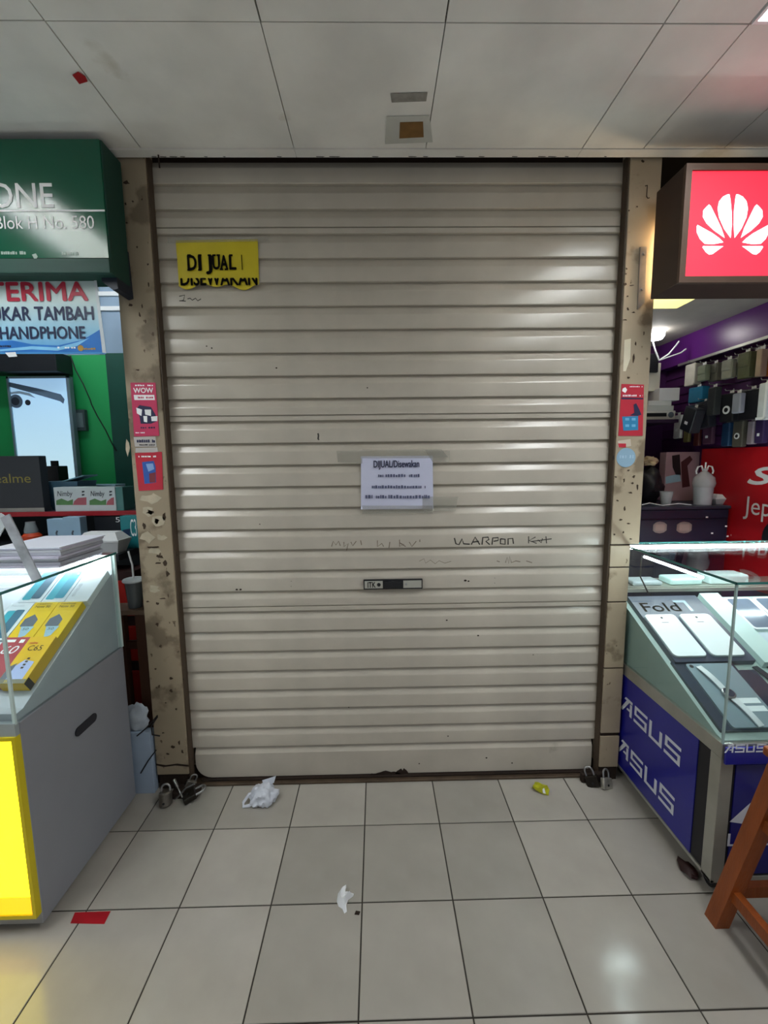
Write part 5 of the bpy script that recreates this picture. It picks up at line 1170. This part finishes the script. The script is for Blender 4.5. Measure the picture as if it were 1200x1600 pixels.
# padlocks
def padlock(label, loc, rot, s=1.0, col='6a655c', body='box', group=None):
    t = thing('padlock', label, 'padlock', loc, rot, group)
    m = mat('lock_'+col, col, .35, metal=.7, var=.25, scale=40)
    if body == 'box': MB().box((-.022*s, -.009*s, 0), (.022*s, .009*s, .038*s), .003*s).build('lock_body', m, t, space='local')
    else: MB().tube([(0, 0, 0), (0, 0, .004*s), (0, 0, .042*s), (0, 0, .046*s)], [.017*s, .021*s, .021*s, .017*s], 16).build('lock_body', m, t, space='local', smooth=35)
    mb = MB(); r = .0135*s; z0 = .036*s
    pts = [(-r, 0, z0), (-r, 0, z0+.018*s)]+[(-r*math.cos(PI*i/8), 0, z0+.018*s+r*math.sin(PI*i/8)) for i in range(1, 8)]+[(r, 0, z0+.018*s), (r, 0, z0)]
    mb.tube(pts, .0036*s, 8); mb.build('shackle', M_steel, t, space='local', smooth=50)
    MB().tube([(0, -.0089*s if body == 'box' else -.0205*s, .014*s), (0, -.0105*s if body == 'box' else -.022*s, .014*s)], .004*s, 10).build('keyhole', M_black, t, space='local')
    return t
c0 = at(255, 1264, Z=0); padlock('round steel padlock with open shackle at the foot of the stickered post', (c0.x, c0.y+.02, 0), (-.25, 0, .15), 1.25, '77726a', 'tube')
c0 = at(296, 1256, Z=0); padlock('dark flat padlock lying at the foot of the stickered post', (c0.x-.03, c0.y+.012, .013), (-1.3, 0, -1.1), 1.35, '34302b')
c0 = at(283, 1244, Z=0); padlock('small bright padlock leaning on the rusted foot of the left post', (c0.x+.02, c0.y+.03, .012), (0, .5, .4), .95, '8c877e')
ht_ = thing('hasp_pin', 'steel hasp pin sticking out at the foot of the left post', 'pin', (-.88, 1.73, 0))
mb = MB(); a = at(272, 1218, Y=1.735); b = at(285, 1246, Y=1.69); mb.tube([a, a+(b-a)*.45], .0065, 8); mb.tube([a+(b-a)*.45, b], .0035, 8); mb.build('pin', M_steel, ht_)
mb = MB(); mb.tube([at(x, y, Y=1.70) for x, y in ((272, 1250), (280, 1243), (290, 1232), (304, 1225))], .004, 8); mb.build('cross_bolt', M_steel, ht_)
MB().box((-.91, 1.70, 0), (-.80, 1.755, .028), .003).build('hasp_block', M_rust, ht_)
c0 = at(949, 1234, Z=0); padlock('silver padlock at the foot of the right post by the blue case', (c0.x, c0.y+.005, 0), (-.35, .25, .35), 1.15, 'c2beb4')
c0 = at(926, 1226, Z=0); padlock('dark padlock beside the silver one at the right shutter foot', (c0.x, c0.y-.012, 0), (-.3, -.35, -.3), 1.2, '2c2620')
o = MB().box((.90, 1.735, 0), (1.0, 1.757, .045), .006).build('hasp_block', M_rust); tag(o, 'rusty hasp block at the right foot of the shutter', 'hasp')
# brown scrap under the right case
c0 = at(1070, 1362, Z=0); crumple('leather_scrap', 'dark red brown scrap lying under the edge of the blue case', 'litter', (c0.x+.01, c0.y, 0), .022, .035, .012, mat('scrap_brown', '2a0e0c', .6, var=.3), 12, .4, 2)

# wooden stool
st = thing('wooden_stool', 'orange brown wooden stool with splayed square legs beside the blue case', 'stool', (1.262, .94, 0))
M_wood = mat('stool_wood', '8a4416', .4, var=.28, scale=7, stretch=(3, 3, .5), bump=.15)
SH = .60; cx, cy = 1.262, .94; fo = .215; to = .135
def lp_(sx, sy, z): k = fo+(to-fo)*z/SH; return Vector((cx+sx*k, cy+sy*k, z))
for sx in (-1, 1):
    for sy in (-1, 1):
        a, b = lp_(sx, sy, 0), lp_(sx, sy, SH); mb = MB(); w2 = .022
        vs = [p+Vector((dx*w2, dy*w2, 0)) for p in (a, b) for dy in (-1, 1) for dx in (-1, 1)]
        mb.add(vs, [(0, 2, 3, 1), (4, 5, 7, 6), (0, 1, 5, 4), (2, 6, 7, 3), (0, 4, 6, 2), (1, 3, 7, 5)]); mb.build('leg', M_wood, st)
for zr in (.13, .40):
    for s in (-1, 1):
        for axx in (0, 1):
            a, b = (lp_(-1, s, zr), lp_(1, s, zr)) if axx == 0 else (lp_(s, -1, zr), lp_(s, 1, zr))
            d = (b-a).normalized(); MB().bar(a+d*.02, b-d*.02, .022, .036).build('stretcher', M_wood, st)
MB().box((cx-.17, cy-.17, SH), (cx+.17, cy+.17, SH+.028), .006).build('seat', M_wood, st)
